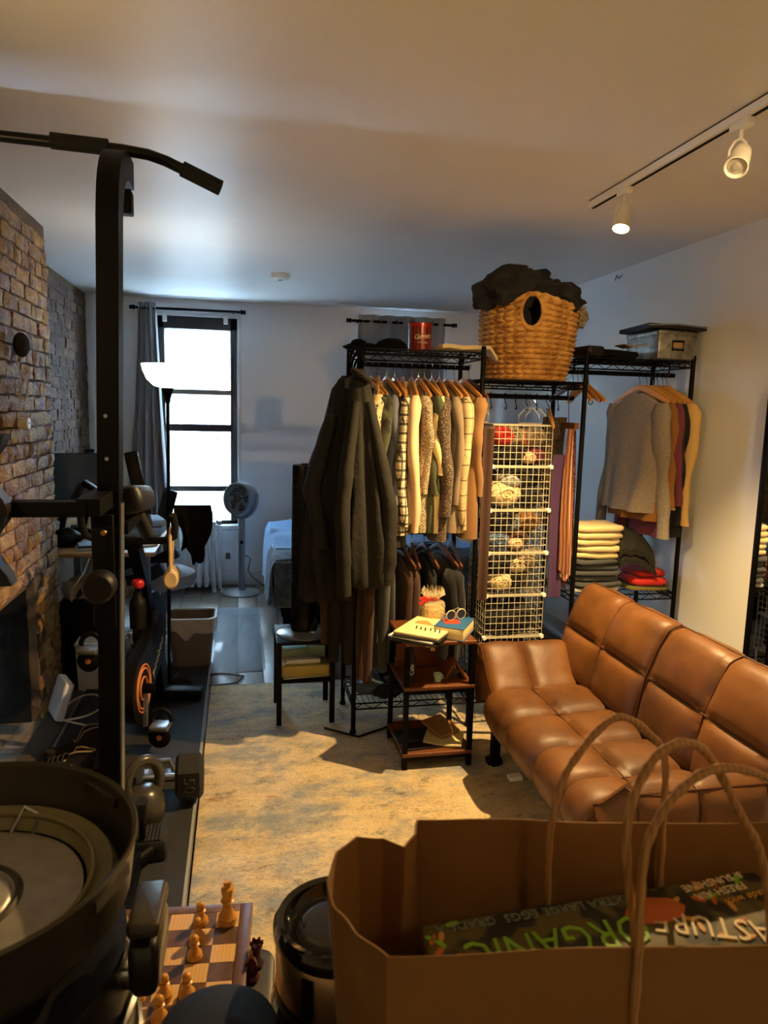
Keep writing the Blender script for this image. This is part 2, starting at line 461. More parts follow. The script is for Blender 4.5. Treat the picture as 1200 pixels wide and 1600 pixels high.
M('facade_render', (176, 176, 174), .9)
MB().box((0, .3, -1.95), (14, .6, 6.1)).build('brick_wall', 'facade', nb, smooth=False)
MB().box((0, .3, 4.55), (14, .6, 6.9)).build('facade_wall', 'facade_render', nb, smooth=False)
MB().rbox((0, -.04, 1.10), (14, .12, .1), .02).build('ledge', 'facade_render', nb)
for z in (-3.2, -.62, 1.32, 3.4):
    for x in (-2.6, -.62, 1.4, 3.2):
        f = MB().rbox((x, -.02, z), (.52, .1, 1.06), .02).build('window_surround', 'facade_trim', nb)
        for dz in (-.25, .25): MB().rbox((x, -.08, z+dz), (.38, .03, .44), .01).build('pane', 'facade_window', f)
M('bounce_white', (214, 216, 218), .7, col2=(200, 202, 204), nscale=3)
structure(MB().box((0, 9.55, -1.3), (16, 6.1, .2)).build('ground_bounce', 'bounce_white', smooth=False))  # unseen ground, raised and whitened to bounce sky light onto the ceiling
# ------------------------------------------------------------------ left side: fitness corner, desk, window wall
M('black_metal', (7, 7, 8), .48, bump=(90, .05), spec=.10)
M('black_satin', (8, 8, 9), .34, spec=.25)
M('black_plastic', (10, 10, 11), .5, spec=.25)
M('rubber', (30, 30, 32), .85, bump=(160, .35, .002), col2=(37, 37, 39), nscale=30)
M('black_leather', (17, 14, 13), .45, bump=(120, .3, .002), spec=.3)
M('black_cloth', (8, 8, 9), .95, sheen=.0, spec=.15, bump=(40, .3))
M('chrome', (200, 202, 205), .18, metal=1)
M('brass', (176, 140, 78), .3, metal=1)
M('grey_metal', (120, 124, 128), .35, metal=.7)
M('fan_grey', (128, 134, 138), .4)
M('iron', (40, 39, 38), .45, metal=.4, bump=(120, .25, .002))
M('kettlebell_iron', (58, 54, 46), .28, bump=(70, .15, .002), spec=.6)
M('curtain_grey', (156, 157, 160), .95, bump=(220, .3, .002), col2=(138, 139, 142), nscale=90, sheen=.1)
M('radiator_paint', (224, 227, 229), .38)
M('lamp_glass', (250, 248, 240), .4, emit=((255, 250, 240), 1.6))
M('beige_plastic', (196, 170, 134), .45)
M('desk_wood', (176, 138, 96), .4, wave=(3, 6, (150, 112, 74), .5), stretch=(1, 8, 8))
M('screen', (70, 88, 100), .12, spec=.6)
M('paper', (222, 222, 218), .8)
M('paper_blue', (150, 178, 205), .8)
M('orange_plastic', (206, 92, 40), .4)
M('red_plastic', (170, 24, 30), .35, coat=.3)
M('bin_taupe', (120, 104, 90), .55)
M('liner', (214, 208, 198), .35, alpha=.62, bump=(30, .8, .01), spec=.6)
M('clear_vinyl', (196, 214, 226), .10, alpha=.30, spec=.6)
M('grey_fabric', (136, 140, 142), .9, bump=(200, .3, .002))
M('navy', (26, 32, 52), .7)
M('light_blue', (140, 172, 206), .8)
M('orange_paint', (196, 120, 74), .5)
M('cable_white', (216, 208, 186), .5)
M('cable_black', (20, 20, 20), .5)
M('shoe_black', (34, 33, 33), .8, bump=(120, .4, .002))
M('shoe_trim', (150, 130, 100), .7)
M('shoe_white', (225, 222, 216), .6)
M('foam_dark', (9, 9, 9), .9, bump=(150, .4, .002))
M('plastic_bag', (222, 220, 210), .3, alpha=.55, bump=(25, 1.0, .012), spec=.6)
M('speaker_mesh', (36, 37, 40), .9, bump=(400, .4, .001))
M('lettering_white', (226, 222, 214), .6)
M('lettering_faded', (58, 54, 50), .7)
M('lettering_dark', (14, 14, 15), .6)

# --- smart speaker, cable coil and wall outlet on the chimney
t = thing('wall_speaker', 'black oval fabric speaker mounted on the brick chimney', 'speaker', (XC+.012, 3.38, 1.79))
MB().blob((.025, 0, 0), (.032, .055, .052), 20, 14).build('speaker_body', 'speaker_mesh', t)
MB().tube([(0, 0, -.045), (.012, .002, -.1), (.012, .02, -.16), (.014, .03, -.19)], .0022).build('cable', 'cable_white', t)
coil = []
for i in range(80):
    a = 2*pi*i/22; coil.append((.016+.012*sin(i*.3), .035+.03*cos(a)+.008*sin(i*.7), -.20+.055*sin(a)*(1-.002*i)))
coil += [(.02, .03, -.25), (.016, .045, -.31), (.02, .04, -.335)]
MB().tube(coil, .0022, 5).build('cable_coil', 'cable_white', t)
t = thing('wall_outlet', 'small round white outlet plug below the black wall speaker', 'outlet', (XC+.012, 3.43, 1.455))
MB().lathe([(.001, .03), (.024, .03), (.028, .026), (.028, -.012)], 20, R=rot('Y', pi/2)).build('outlet_body', 'white_plastic', t)
MB().box((.031, 0, .002), (.003, .02, .005)).build('slot', 'grey_metal', t)

# --- pull-up tower
t = thing('pull_up_tower', 'black steel pull-up tower with curved post and dip arms', 'exercise tower', (0, 0, 0))
def tower_post(x0, x1):
    pts = [(x0, 1.92, .06), (x0+(x1-x0)*.5, 1.915, 1.05), (x1, 1.91, 1.995)]
    for i in range(1, 9):
        a = pi/2*i/8*.97; pts.append((x1+.001, 1.91+.17*(1-cos(a)), 1.995+.165*sin(a)))
    pts.append((x1+.001, 2.15, 2.161))
    return MB().sweep_rect(pts, .052, .07, up=(1, 0, 0)).build('post', 'black_metal', t)
tower_post(-.352, -.306); tower_post(-.955, -.998)
MB().rbox((-.292, 2.10, 2.08), (.03, .05, .06), .004).build('post_bracket', 'black_metal', t)
bar = [(-1.13, 2.10, 2.175), (-1.02, 2.10, 2.215), (-.9, 2.10, 2.225), (-.3, 2.10, 2.212), (-.235, 2.10, 2.206), (-.19, 2.10, 2.194), (-.05, 2.10, 2.138)]
MB().tube(bar, .0145, 12).build('pull_up_bar', 'black_satin', t)
MB().tube([(-.475, 2.10, 2.219), (-.335, 2.10, 2.215)], .0205, 14).build('grip', 'foam_dark', t)
MB().tube([(-.148, 2.10, 2.178), (-.048, 2.10, 2.137)], .0205, 14).build('grip', 'foam_dark', t)
MB().tube([(-.97, 2.10, 2.224), (-.83, 2.10, 2.222)], .0205, 14).build('grip', 'foam_dark', t)
MB().bar((-.34, 1.72, 1.313), (-.965, 1.72, 1.313), .05, .034).build('crossbar', 'black_metal', t)
MB().bar((-.335, 1.70, 1.316), (-.335, 1.93, 1.316), .05, .04).build('crossbar_return', 'black_metal', t)
MB().rbox((-.312, 1.735, 1.16), (.05, .012, .27), .004).build('bracket_plate', 'black_metal', t)
MB().bar((-.294, 1.905, 1.30), (-.3165, 1.915, .35), .004, .05, up=(0, 1, 0)).build('side_glint', 'grey_metal', t)  # pale strip standing in for window light on the post's side face
for x, z in ((-.308, 1.255),): MB().lathe([(.001, .008), (.006, .008), (.008, .004), (.008, 0)], 12, (x, 1.728, z), R=rot('X', pi/2)).build('bolt', 'brass', t)
for z in (1.52, 1.415): MB().lathe([(.001, .004), (.005, .004), (.006, 0)], 10, (-.322, 1.876, z), R=rot('X', pi/2)).build('bolt', 'chrome', t)
MB().lathe([(.001, .03), (.03, .03), (.036, .022), (.036, -.02), (.03, -.03), (.001, -.03)], 20, (-.315, 1.70, 1.135), R=rot('X', pi/2)).build('adjuster_knob', 'black_plastic', t)
pad = MB().rbox((0, 0, 0), (.085, .32, .075), .028, R=rot('X', radians(-6)) @ rot('Y', radians(-10)), seg=5)
pad.build('elbow_pad', 'black_leather', t, loc=(-.292, 2.10, 1.285))
MB().bar((-.30, 1.93, 1.23), (-.30, 2.24, 1.23), .03, .03).build('pad_arm', 'black_metal', t)
MB().tube([(-.30, 2.20, 1.24), (-.27, 2.22, 1.16)], .02, 12).build('dip_handle', 'foam_dark', t)
prof = [(-.165, .0), (-.15, .035), (-.10, .05), (-.03, .036), (.05, .03), (.12, .05), (.15, .035), (.165, 0)]
def backpad(u, v):
    z = -.165+.33*u; w = .15 + .02*cos((u-.5)*4*pi)
    return Vector((-.66+(-w+2*w*v), 1.655-.022*sin(pi*v)*sin(pi*u), 1.315+z)), Vector((0, -1, 0))
MB().slab(backpad, .05, 14, 10).build('back_pad', 'black_leather', t)
for x in (-.352, -.955):
    MB().bar((x+.0, 1.45, .045), (x, 2.33, .045), .055, .055).build('base_rail', 'black_metal', t)
MB().bar((-.352, 1.5, .05), (-.955, 1.5, .05), .05, .05).build('base_crossbar', 'black_metal', t)
fc = MB().rbox((-.30, 2.40, .05), (.105, .11, .074), .01)
for k in range(6): fc.box((-.33+.012*k, 2.40, .089), (.007, .10, .006))
fc.build('foot_cap', 'rubber', t)
MB().tube([(-.345, 2.30, .05), (-.30, 2.36, .05)], .026, 10).build('foot_arm', 'black_metal', t)
MB().tube([(-.33, 2.38, .05), (-.325, 2.35, .14), (-.318, 2.30, .25)], [.012, .012, .016], 10).build('strap_bar', 'black_satin', t)
MB().tube([(-.322, 2.325, .19), (-.316, 2.29, .27)], .019, 10).build('strap_grip', 'foam_dark', t)

# --- exercise mat
o = MB().rbox((-.50, 3.16, .007), (.64, 2.30, .01), .004).build('exercise_mat', 'rubber')
tag(o, 'long dark rubber mat under the exercise bike and weights', 'mat')
MB().rbox((-.176, 3.16, .008), (.012, 2.28, .014), .003).build('edge_strip', 'grey_fabric', o)

# --- exercise bike (rider faces the window)
ZM = .0125
t = thing('exercise_bike', 'black spin bike with orange ringed belt guard on rubber mat', 'exercise bike', (-.485, 3.3, ZM), radians(-9))
MB().rbox((0, .47, .04), (.44, .09, .055), .02).build('front_stabilizer', 'black_plastic', t)
MB().rbox((0, -.42, .04), (.40, .07, .055), .02).build('rear_stabilizer', 'grey_metal', t)
MB().sweep_rect([(0, .47, .06), (0, .40, .30), (0, .25, .58)], .06, .09).build('front_fork', 'black_satin', t)
MB().sweep_rect([(0, -.42, .06), (0, -.25, .22), (0, -.05, .34), (0, .26, .46)], .05, .08).build('frame_tube', 'black_satin', t)
MB().sweep_rect([(0, -.12, .30), (0, -.22, .55), (0, -.26, .74)], .045, .06).build('seat_post', 'black_satin', t)
MB().sweep_rect([(.02, .22, .50), (.02, .10, .78), (.02, .02, .91)], .05, .06).build('handlebar_post', 'black_satin', t)
MB().lathe([(.001, .028), (.06, .032), (.19, .03), (.205, .02), (.205, -.02), (.19, -.03), (.001, -.028)], 40, (0, .30, .42), R=rot('Y', pi/2)).build('flywheel', 'black_plastic', t)
gp = []
for i in range(13): a = pi/2+pi*i/12; gp.append((-.10+.155*cos(a), .29+.155*sin(a)))
gp += [(.20, .30), (.30, .42), (.20, .56), (.08, .50)]
g = MB().prism(gp, 'x', .05, (.055, 0, 0)).build('belt_guard', 'black_satin', t)
for r in (.105, .088, .05): MB().tube([(.082, -.10+r*cos(2*pi*i/36), .29+r*sin(2*pi*i/36)) for i in range(36)], .004, 6, closed=True).build('ring', 'orange_paint', g)
text('lettering', 'pooboo', .07, 'lettering_white', g, (.0815, .14, .36), Euler((pi/2, radians(-35), pi/2)), sx=1.0)
MB().lathe([(.001, .05), (.022, .05), (.024, .0)], 16, (.08, -.10, .29), R=rot('Y', pi/2)).build('crank_hub', 'black_metal', t)
def crank(x, ang, s):
    cy, cz = -.10, .29; e = (x, cy+.17*cos(ang), cz+.17*sin(ang))
    c = MB().bar((x, cy, cz), e, .016, .03).build('crank_arm', 'grey_metal', t)
    p = MB().rbox((e[0]+s*.065, e[1], e[2]), (.085, .09, .022), .008).build('pedal', 'grey_metal', t)
    ct = MB(); q = [(e[0]+s*.065+.045*cos(a_*pi/10), e[1]+.02, e[2]+.012+.055*sin(a_*pi/10)) for a_ in range(11)]
    ct.tube(q, .006, 6, flat=2).build('toe_strap', 'black_plastic', p)
    MB().lathe([(.001, .004), (.045, .004), (.05, 0), (.001, -.004)], 18, (e[0]+s*.065, e[1]-.02, e[2]-.045), R=rot('X', pi/2)).build('cleat_plate', 'black_plastic', p)
    MB().lathe([(.001, .007), (.012, .007), (.012, 0)], 14, (e[0]+s*.065, e[1]-.02, e[2]-.045), R=rot('X', pi/2)).build('badge', 'orange_paint', p)
crank(.09, radians(-95), 1); crank(-.09, radians(85), -1)
# saddle
def saddle(u, v):
    y = -.13+.26*u; w = .09-.062*max(0, (u-.35)/.65)**.8; a = pi*v
    return Vector((w*cos(a), -.26+y, .77+.075*sin(a)*(1-.4*u)))
MB().grid(saddle, 14, 12).add([(.05, -.38, .77), (-.05, -.38, .77), (-.02, -.14, .77), (.02, -.14, .77)], [(0, 1, 2, 3)]).build('saddle', 'black_leather', t)
MB().rbox((0, -.26, .76), (.15, .2, .03), .02).build('saddle_base', 'black_plastic', t)
hb = MB()
hb.tube([(-.02, .02, .92), (.02, .02, .92)], .03, 12)
MB().tube([(.20, -.02, 1.06), (.205, .0, 1.01), (.195, .02, .955), (.16, .03, .935), (0, .02, .93), (-.16, .03, .935), (-.195, .02, .955), (-.205, 0, 1.01), (-.20, -.02, 1.06)], .0165, 12).build('handlebar', 'foam_dark', t)
hb.build('handlebar_clamp', 'black_metal', t)
for sx in (-1, 1): MB().tube([(sx*.06, .0, .94), (sx*.065, .10, 1.0), (sx*.04, .17, 1.02), (-sx*.0, .18, 1.02)], .014, 10).build('aero_bar', 'foam_dark', t)
MB().lathe([(.001, .03), (.022, .03), (.028, .02), (.028, .004), (.022, -.004), (.001, -.006)], 20, (.045, -.03, .735)).build('resistance_knob', 'red_plastic', t)
MB().tube([(.045, -.03, .735), (.02, .10, .56)], .011, 10).build('knob_stem', 'black_metal', t)
MB().lathe([(.001, 0), (.036, .004), (.038, .1), (.034, .13), (.02, .15), (.02, .17), (.001, .17)], 18, (.04, -.02, .54)).build('bottle', 'black_plastic', t)
MB().tube([(.0, -.04, .52), (.02, -.02, .42), (.02, .02, .34), (.0, .05, .30)], .006, 6).build('brake_cable', 'chrome', t)

# tablet leaning on the bike
o = MB().rbox((0, 0, 0), (.062, .018, .30), .006, R=rot('Y', radians(-12)) @ rot('X', radians(-6))).build('tablet', 'black_satin', loc=(-.468, 3.50, 1.185))
tag(o, 'black tablet standing on the bike handlebar holder', 'tablet')
# headphones over the handlebar
t = thing('headphones', 'beige over-ear headphones hanging from the bike handlebar', 'headphones', (-.305, 3.325, .93))
arc = [(.0, .055*cos(pi*i/14), .015+.055*sin(pi*i/14)) for i in range(15)]
band = [(0, .052, -.14)] + [(0, .055, -.05)] + arc[1:-1] + [(0, -.055, -.05), (0, -.052, -.14)]
MB().tube(band, .0135, 10, flat=.6).build('headband', 'beige_plastic', t)
for s in (-1, 1): MB().lathe([(.001, .02), (.03, .022), (.04, .01), (.04, -.008), (.03, -.018), (.001, -.016)], 20, (0, s*.045, -.155), R=rot('X', pi/2), sx=.85, sy=1.15).build('ear_cup', 'beige_plastic', t)
# black t-shirt draped on the handlebar end
def drape(u, v):
    a = v*2-1; z = -.20*abs(a)**.9 + .01 - .05*u*abs(a) + .03*sin(u*6)*abs(a)
    w = .15-.07*abs(a)**1.5; x = (u-.5)*w + .018*sin(v*9+u*5) - .02*abs(a); y = .05*a + .03*sin(u*9+v*3)*abs(a)
    n = Vector((0, .4*a, 1)).normalized()
    return Vector((x, y, z)), n
o = MB().slab(drape, .012, 16, 26).build('draped_shirt', 'black_cloth', loc=(-.205, 3.40, 1.085)); tag(o, 'black t-shirt draped over the right handlebar grip', 'shirt')

# --- weights
t = thing('hex_dumbbell', 'black rubber hex dumbbell with a raised 50 on its head', 'dumbbell', (-.31, 2.735, ZM))
hexp = [(.092*cos(pi/6+pi/3*i)*.92, .098+.104*sin(pi/6+pi/3*i)*.92) for i in range(6)]
for sx in (-1, 1):
    mb = MB(); x = sx*.065
    mb.loft([[Vector((x-sx*.0+d, p[0]*k, .098+(p[1]-.098)*k)) for p in hexp] for d, k in ((-.052, .8), (-.04, 1), (.04, 1), (.052, .8))])
    h = mb.build('head', 'rubber', t, loc=(sx*.05, 0, 0))
    if sx > 0: text('lettering', '50', .062, 'lettering_faded', h, (x, -.0795, .098), Euler((pi/2, pi/2, 0)), ext=.003)
MB().tube([(-.07, 0, .098), (.07, 0, .098)], .016, 12).build('handle', 'chrome', t)
t = thing('kettlebell', 'olive grey kettlebell with thick looped handle on the mat', 'kettlebell', (-.35, 2.585, ZM))
MB().lathe([(.001, 0), (.05, 0), (.068, .02), (.078, .06), (.074, .10), (.055, .135), (.03, .15), (.001, .152)], 28).build('bell', 'kettlebell_iron', t)
MB().tube([(-.05, 0, .10), (-.06, 0, .13)] + [(.066*cos(radians(180-12*i)), 0, .165+.085*sin(radians(180-12*i))) for i in range(16)] + [(.06, 0, .13), (.05, 0, .10)], .0195, 14).build('handle', 'kettlebell_iron', t, rz=None).rotation_euler = (0, 0, radians(35))
# second bar lying behind the dumbbell
t = thing('push_up_handle', 'low grey steel push-up bar lying behind the dumbbell', 'push-up bar', (-.36, 2.93, ZM))
MB().bar((-.10, 0, .012), (.10, 0, .012), .05, .02).build('foot_plate', 'grey_metal', t)
MB().tube([(-.09, 0, .02), (-.07, 0, .07), (.07, 0, .07), (.09, 0, .02)], .012, 10).build('handle', 'grey_metal', t)

# --- sneakers
def sneaker(name, label, loc, rz, letter=None):
    t = thing(name, label, 'shoe', loc, rz, None)
    L = .28
    def ring(u, z0, k):
        pass
    out = []
    for i in range(28):
        a = 2*pi*i/28; y = .5*L*cos(a); w = .045 if y > -.03 else .036; w += .006*cos(y*30)
        out.append((w*sin(a)*(1.0 if abs(cos(a)) < .98 else 1), y))
    MB().loft([[Vector((x, y, z)) for x, y in out] for z in (0, .008, .024)]).build('sole', 'shoe_white' if letter else 'shoe_black', t)
    rings = []
    for k in range(9):
        v = k/8
        rr = []
        for x, y in out:
            s = 1-.12*v; back = max(0.0, (-y/L+.12)); fr = max(0, y/L+.1)
            z = .022 + v*(.05 + .055*min(1, max(0, .28-y/L)*2.2))
            if v > .5 and y > -.02: pull = (v-.5)*2; yy = y*(1-.75*pull)-.02*pull; xx = x*(1-.55*pull)
            else: yy = y*s; xx = x*(1-.25*v)
            rr.append(Vector((xx, yy, z)))
        rings.append(rr)
    up = MB(); up.loft(rings, cap=False).build('upper', 'shoe_black', t)
    MB().tube([(p.x*.97, p.y*.97, p.z) for p in rings[-1]], .004, 6, closed=True).build('collar', 'shoe_trim', t)
    for q in range(4): MB().tube([(-.028, .075-.022*q, .066+.008*q), (0, .078-.022*q, .079+.009*q), (.028, .075-.022*q, .066+.008*q)], .0035, 6).build('lace', 'shoe_black', t)
    if letter:
        text('lettering', letter, .062, 'lettering_white', t, (-.047, -.01, .058), Euler((radians(78), 0, -pi/2)), ext=.001, shear=.3)
    return t
sneaker('sneaker', 'black sneaker with tan lining beside the tower post', (-.70, 3.17, ZM), radians(105))
sneaker('sneaker', 'black sneaker with white letter N on its side', (-.70, 2.98, ZM), radians(75), 'N')

# --- white router and cable by the fireplace
t = thing('power_strip', 'white power strip leaning on the fireplace jamb with cord', 'power strip', (-.87, 3.62, .012), radians(25))
b = MB().rbox((0, 0, .095), (.045, .17, .19), .012, R=rot('Y', radians(18))).build('strip_body', 'white_plastic', t)
for k in range(3): MB().box((.036, -.04+.045*k, .10), (.006, .018, .028), R=rot('Y', radians(18))).build('socket', 'grey_metal', b)
pts = []
for i in range(60):
    a = i/59; pts.append((.06+.10*sin(a*7)+.05*a, .02-.28*a+.09*cos(a*9), .008+.14*max(0, sin(a*5))*(1-a)**2))
MB().tube(pts, .005, 6).build('cord', 'cable_white', t)

# --- black cabinet, plastic bag and white waste box in the niche
o = MB().rbox((-.86, 4.33, .225), (.26, .44, .45), .008).build('computer_tower', 'black_plastic'); tag(o, 'black computer tower standing under the desk', 'computer')
MB().rbox((-.86, 4.107, .25), (.22, .008, .36), .004).build('front_panel', 'black_satin', o)
t = thing('plastic_bag', 'clear plastic bag of white papers on the black computer tower', 'bag', (-.875, 4.26, .452))
MB().blob((0, 0, .05), (.115, .11, .075), 22, 14, .35, 3.2, 4, flatz=.66).build('film', 'plastic_bag', t)
for k in range(5): MB().box((-.01+.018*k, -.02, .045), (.012, .13, .075), R=rot('Y', radians(22))).build('paper_sheaf', 'paper', t)
t = thing('waste_box', 'small white lidded bin beside the black computer tower', 'bin', (-.80, 4.01, 0))
MB().loft([[Vector((sx*w, sy*d, z)) for sx, sy in ((-1, -1), (1, -1), (1, 1), (-1, 1))] for z, w, d in ((0.001, .058, .055), (.25, .066, .062))]).build('bin_body', 'white_plastic', t)
MB().rbox((0, 0, .262), (.145, .135, .024), .01).build('lid', 'white_plastic', t)

# --- desk with monitor and clutter
t = thing('desk', 'light wood desk with clutter in the brick niche', 'desk', (0, 0, 0))
MB().rbox((-.82, 4.72, .728), (.72, 1.30, .026), .02).build('desk_top', 'desk_wood', t)
for x, y in ((-1.13, 4.12), (-.52, 4.14), (-1.13, 5.32), (-.52, 5.32)): MB().bar((x, y, 0), (x, y, .715), .045, .045).build('leg', 'grey_metal', t)
t = thing('monitor', 'large monitor with bluish screen on the desk', 'monitor', (-.98, 4.92, .741), radians(10))
MB().rbox((0, 0, .34), (.46, .03, .30), .006).build('housing', 'black_plastic', t)
MB().box((0, -.0165, .342), (.445, .003, .285)).build('display', 'screen', t)
MB().bar((0, .01, .02), (0, .02, .24), .05, .02).build('stand', 'black_plastic', t); MB().rbox((0, 0, .008), (.2, .16, .014), .02).build('foot', 'black_plastic', t)
MB().rbox((.03, 0, .505), (.06, .03, .025), .008).build('webcam', 'black_plastic', t)
t = thing('desk_lamp', 'black jointed desk lamp arm in front of the monitor', 'lamp', (-1.03, 4.42, .741))
MB().lathe([(.001, 0), (.055, 0), (.055, .012), (.02, .02), (.001, .02)], 24).build('base', 'black_plastic', t)
MB().bar((0, 0, .02), (.02, .02, .13), .03, .03).build('lower_arm', 'black_plastic', t)
MB().bar((.0, .02, .12), (.12, .05, .33), .045, .04).build('upper_arm', 'black_plastic', t)
MB().rbox((.17, .05, .32), (.11, .07, .035), .015, R=rot('Y', radians(35))).build('lamp_head', 'black_plastic', t)
t = thing('vr_headset', 'dark rounded headset lying at the desk edge', 'headset', (-.965, 4.27, .741))
MB().blob((0, 0, .05), (.085, .07, .058), 20, 14, .12, 2, 2, flatz=.86).build('visor', 'black_plastic', t)
MB().tube([(.06, 0, .06), (.12, .06, .06), (.10, .14, .06), (0, .16, .06), (-.08, .10, .06)], .015, 10, flat=1.4).build('head_strap', 'black_cloth', t)
t = thing('document_pile', 'open blue and white booklet at the desk front edge', 'booklet', (-.845, 4.20, .741), radians(15))
for k in range(4): MB().rbox((.004*k, .003*k, .004+.008*k), (.11, .15, .007), .003).build('sheet', ('paper_blue', 'paper', 'black_plastic', 'paper_blue')[k], t)
t = thing('pill_bottle', 'small orange bottle with white cap on the desk', 'bottle', (-.765, 4.27, .741))
MB().lathe([(.001, 0), (.022, 0), (.023, .05), (.001, .05)], 16).build('body', 'orange_plastic', t); MB().lathe([(.001, .05), (.024, .05), (.024, .068), (.001, .068)], 16).build('cap', 'white_plastic', t)
o = MB().rbox((0, 0, .1), (.02, .2, .26), .004, R=rot('Y', radians(12))).build('binder', 'paper', loc=(-.88, 4.62, .775)); tag(o, 'white upright binder leaning before the monitor', 'binder')
t = thing('laptop', 'open dark laptop at the window end of the desk', 'laptop', (-.62, 5.12, .741), radians(-70))
MB().rbox((0, 0, .01), (.32, .22, .018), .01).build('keyboard_base', 'grey_metal', t); MB().rbox((0, .13, .12), (.32, .012, .22), .006, R=rot('X', radians(-15))).build('lid', 'black_plastic', t)
for i, (x, y, z, w, d, h, m, lb) in enumerate(((-.60, 4.72, .741, .24, .30, .05, 'light_blue', 'folded pale blue cloth on the desk under the lamp'), (-.58, 4.70, .797, .20, .24, .045, 'paper_blue', 'small blue towel on top of the pale blue cloth'),
                                             (-.60, 4.30, .741, .18, .22, .012, 'paper', 'white sheet of paper at the desk corner'))):
    o = MB().rbox((0, 0, h/2), (w, d, h), min(.02, h*.45), seg=4).build('folded_cloth' if i < 2 else 'paper_sheet', m, loc=(x, y, z), rz=.3*i); tag(o, lb, 'cloth' if i < 2 else 'paper')
t = thing('tea_box', 'small green and black box on the desk edge', 'box', (-.70, 4.20, .741))
MB().rbox((0, 0, .04), (.05, .05, .08), .004).build('box_body', 'black_plastic', t)
MB().rbox((0, -.001, .065), (.052, .053, .026), .003).build('box_label', 'paper_blue', t)
o = MB().tube([(-.80, 4.09, .73), (-.83, 4.06, .64), (-.90, 4.07, .54), (-.905, 4.08, .47)], .004, 6).build('desk_cable', 'cable_white'); tag(o, 'thin cream cable dangling from the desk front', 'cable')

# --- office chair
t = thing('office_chair', 'grey swivel chair with dark blue curved back at the desk', 'chair', (-.52, 4.75, 0), radians(-95))
MB().lathe([(.001, .385), (.18, .385), (.225, .40), (.24, .44), (.232, .475), (.19, .495), (.001, .50)], 36).build('seat', 'grey_fabric', t)
MB().tube([(-.26, .08, .56), (-.26, -.10, .47), (-.16, -.22, .43), (0, -.26, .43), (.16, -.22, .43), (.26, -.10, .47), (.26, .08, .56)], [.03, .035, .045, .05, .045, .035, .03], 12, flat=1.3).build('back_frame', 'navy', t)
def chairback(u, v):
    a = (u-.5)*1.7; return Vector((.25*sin(a), -.25*cos(a)-.02*v, .46+.26*v)), Vector((-sin(a), cos(a), 0))
MB().slab(chairback, .03, 14, 6).build('backrest', 'navy', t)
MB().tube([(0, 0, .08), (0, 0, .42)], .028, 14).build('gas_lift', 'chrome', t)
for k in range(5):
    a = 2*pi*k/5
    MB().bar((0, 0, .09), (.27*cos(a), .27*sin(a), .06), .04, .03).build('base_arm', 'white_plastic', t)
    MB().lathe([(.001, .012), (.024, .012), (.026, 0), (.024, -.012), (.001, -.012)], 14, (.27*cos(a), .27*sin(a), .027), R=rot('X', pi/2)).build('caster', 'black_plastic', t)
o = MB().slab(lambda u, v: (Vector((.02*sin(v*6), -.15+.3*u, .02*cos(u*5)-.20*v)), Vector((1, 0, .1))), .014, 12, 10).build('hanging_towel', 'light_blue', loc=(-.262, 4.74, .725)); tag(o, 'light blue striped cloth hung on the chair back', 'cloth')

# --- torchiere floor lamp
t = thing('floor_lamp', 'slim black torchiere floor lamp with white bowl shade', 'lamp', (-.385, 3.95, .001))
MB().lathe([(.001, .028), (.02, .026), (.11, .018), (.125, .01), (.125, 0), (.001, 0)], 32).build('base', 'black_metal', t)
MB().tube([(0, 0, .02), (.018, 0, 1.6)], .0095, 12).build('pole', 'black_metal', t)
MB().lathe([(.012, 0), (.014, .02), (.03, .075), (.032, .08), (.001, .08)], 24, (.018, 0, 1.56)).build('socket_cup', 'black_metal', t)
MB().lathe([(.02, .0), (.07, .012), (.105, .045), (.125, .09), (.132, .125), (.128, .125), (.10, .05), (.066, .018), (.001, .008)], 36, (.018, 0, 1.635)).build('shade', 'lamp_glass', t)
MB().tube([(.0, .06, .012), (.03, .2, .008), (-.06, .34, .008), (.02, .5, .008)], .004, 6).build('cord', 'cable_black', t)
light('torchiere_bulb', 'POINT', (-.367, 3.95, 1.72), 2.5, (1, .95, .88), size=.05)
o = MB().tube([(-.28, 3.98, .006), (-.15, 3.93, .006), (-.02, 3.96, .006), (.02, 4.06, .006), (-.12, 4.12, .006), (-.30, 4.06, .006)], .0045, 6).build('floor_cable', 'cable_black'); tag(o, 'black cable looping on the floor beside the trash can', 'cable')
o = MB().tube([(-.40, 5.02, .008), (-.30, 4.95, .008), (-.24, 4.80, .008), (-.30, 4.66, .008)], .004, 6).build('chair_cable', 'cable_black'); tag(o, 'thin black cable on the planks beside the chair', 'cable')

# --- trash can with liner
t = thing('trash_can', 'taupe plastic trash can with translucent bag liner', 'trash can', (-.285, 4.33, .006))
def rr(w, d, z, r=.045, k=6):
    o = []
    for q, (sx, sy) in enumerate(((1, 1), (-1, 1), (-1, -1), (1, -1))):
        for i in range(k+1):
            a = q*pi/2+i/k*pi/2; o.append(Vector((sx*(w-r)+r*cos(a), sy*(d-r)+r*sin(a), z)))
    return o
MB().loft([rr(.105, .085, 0), rr(.112, .09, .02), rr(.135, .11, .285), rr(.143, .118, .29), rr(.143, .118, .30), rr(.133, .108, .30), rr(.10, .08, .02)]).build('can_body', 'bin_taupe', t)
ln = [[p+Vector((N3(p, 14, 1)*.006, N3(p, 14, 2)*.006, N3((p.x, p.y, 0), 10, 3)*.03*(1 if q == 0 else .15))) for p in rr(*a)] for q, a in enumerate(((.146, .121, .225), (.148, .123, .26), (.148, .123, .305), (.136, .112, .307), (.12, .098, .2)))]
MB().loft(ln, cap=False).build('bag_liner', 'liner', t)
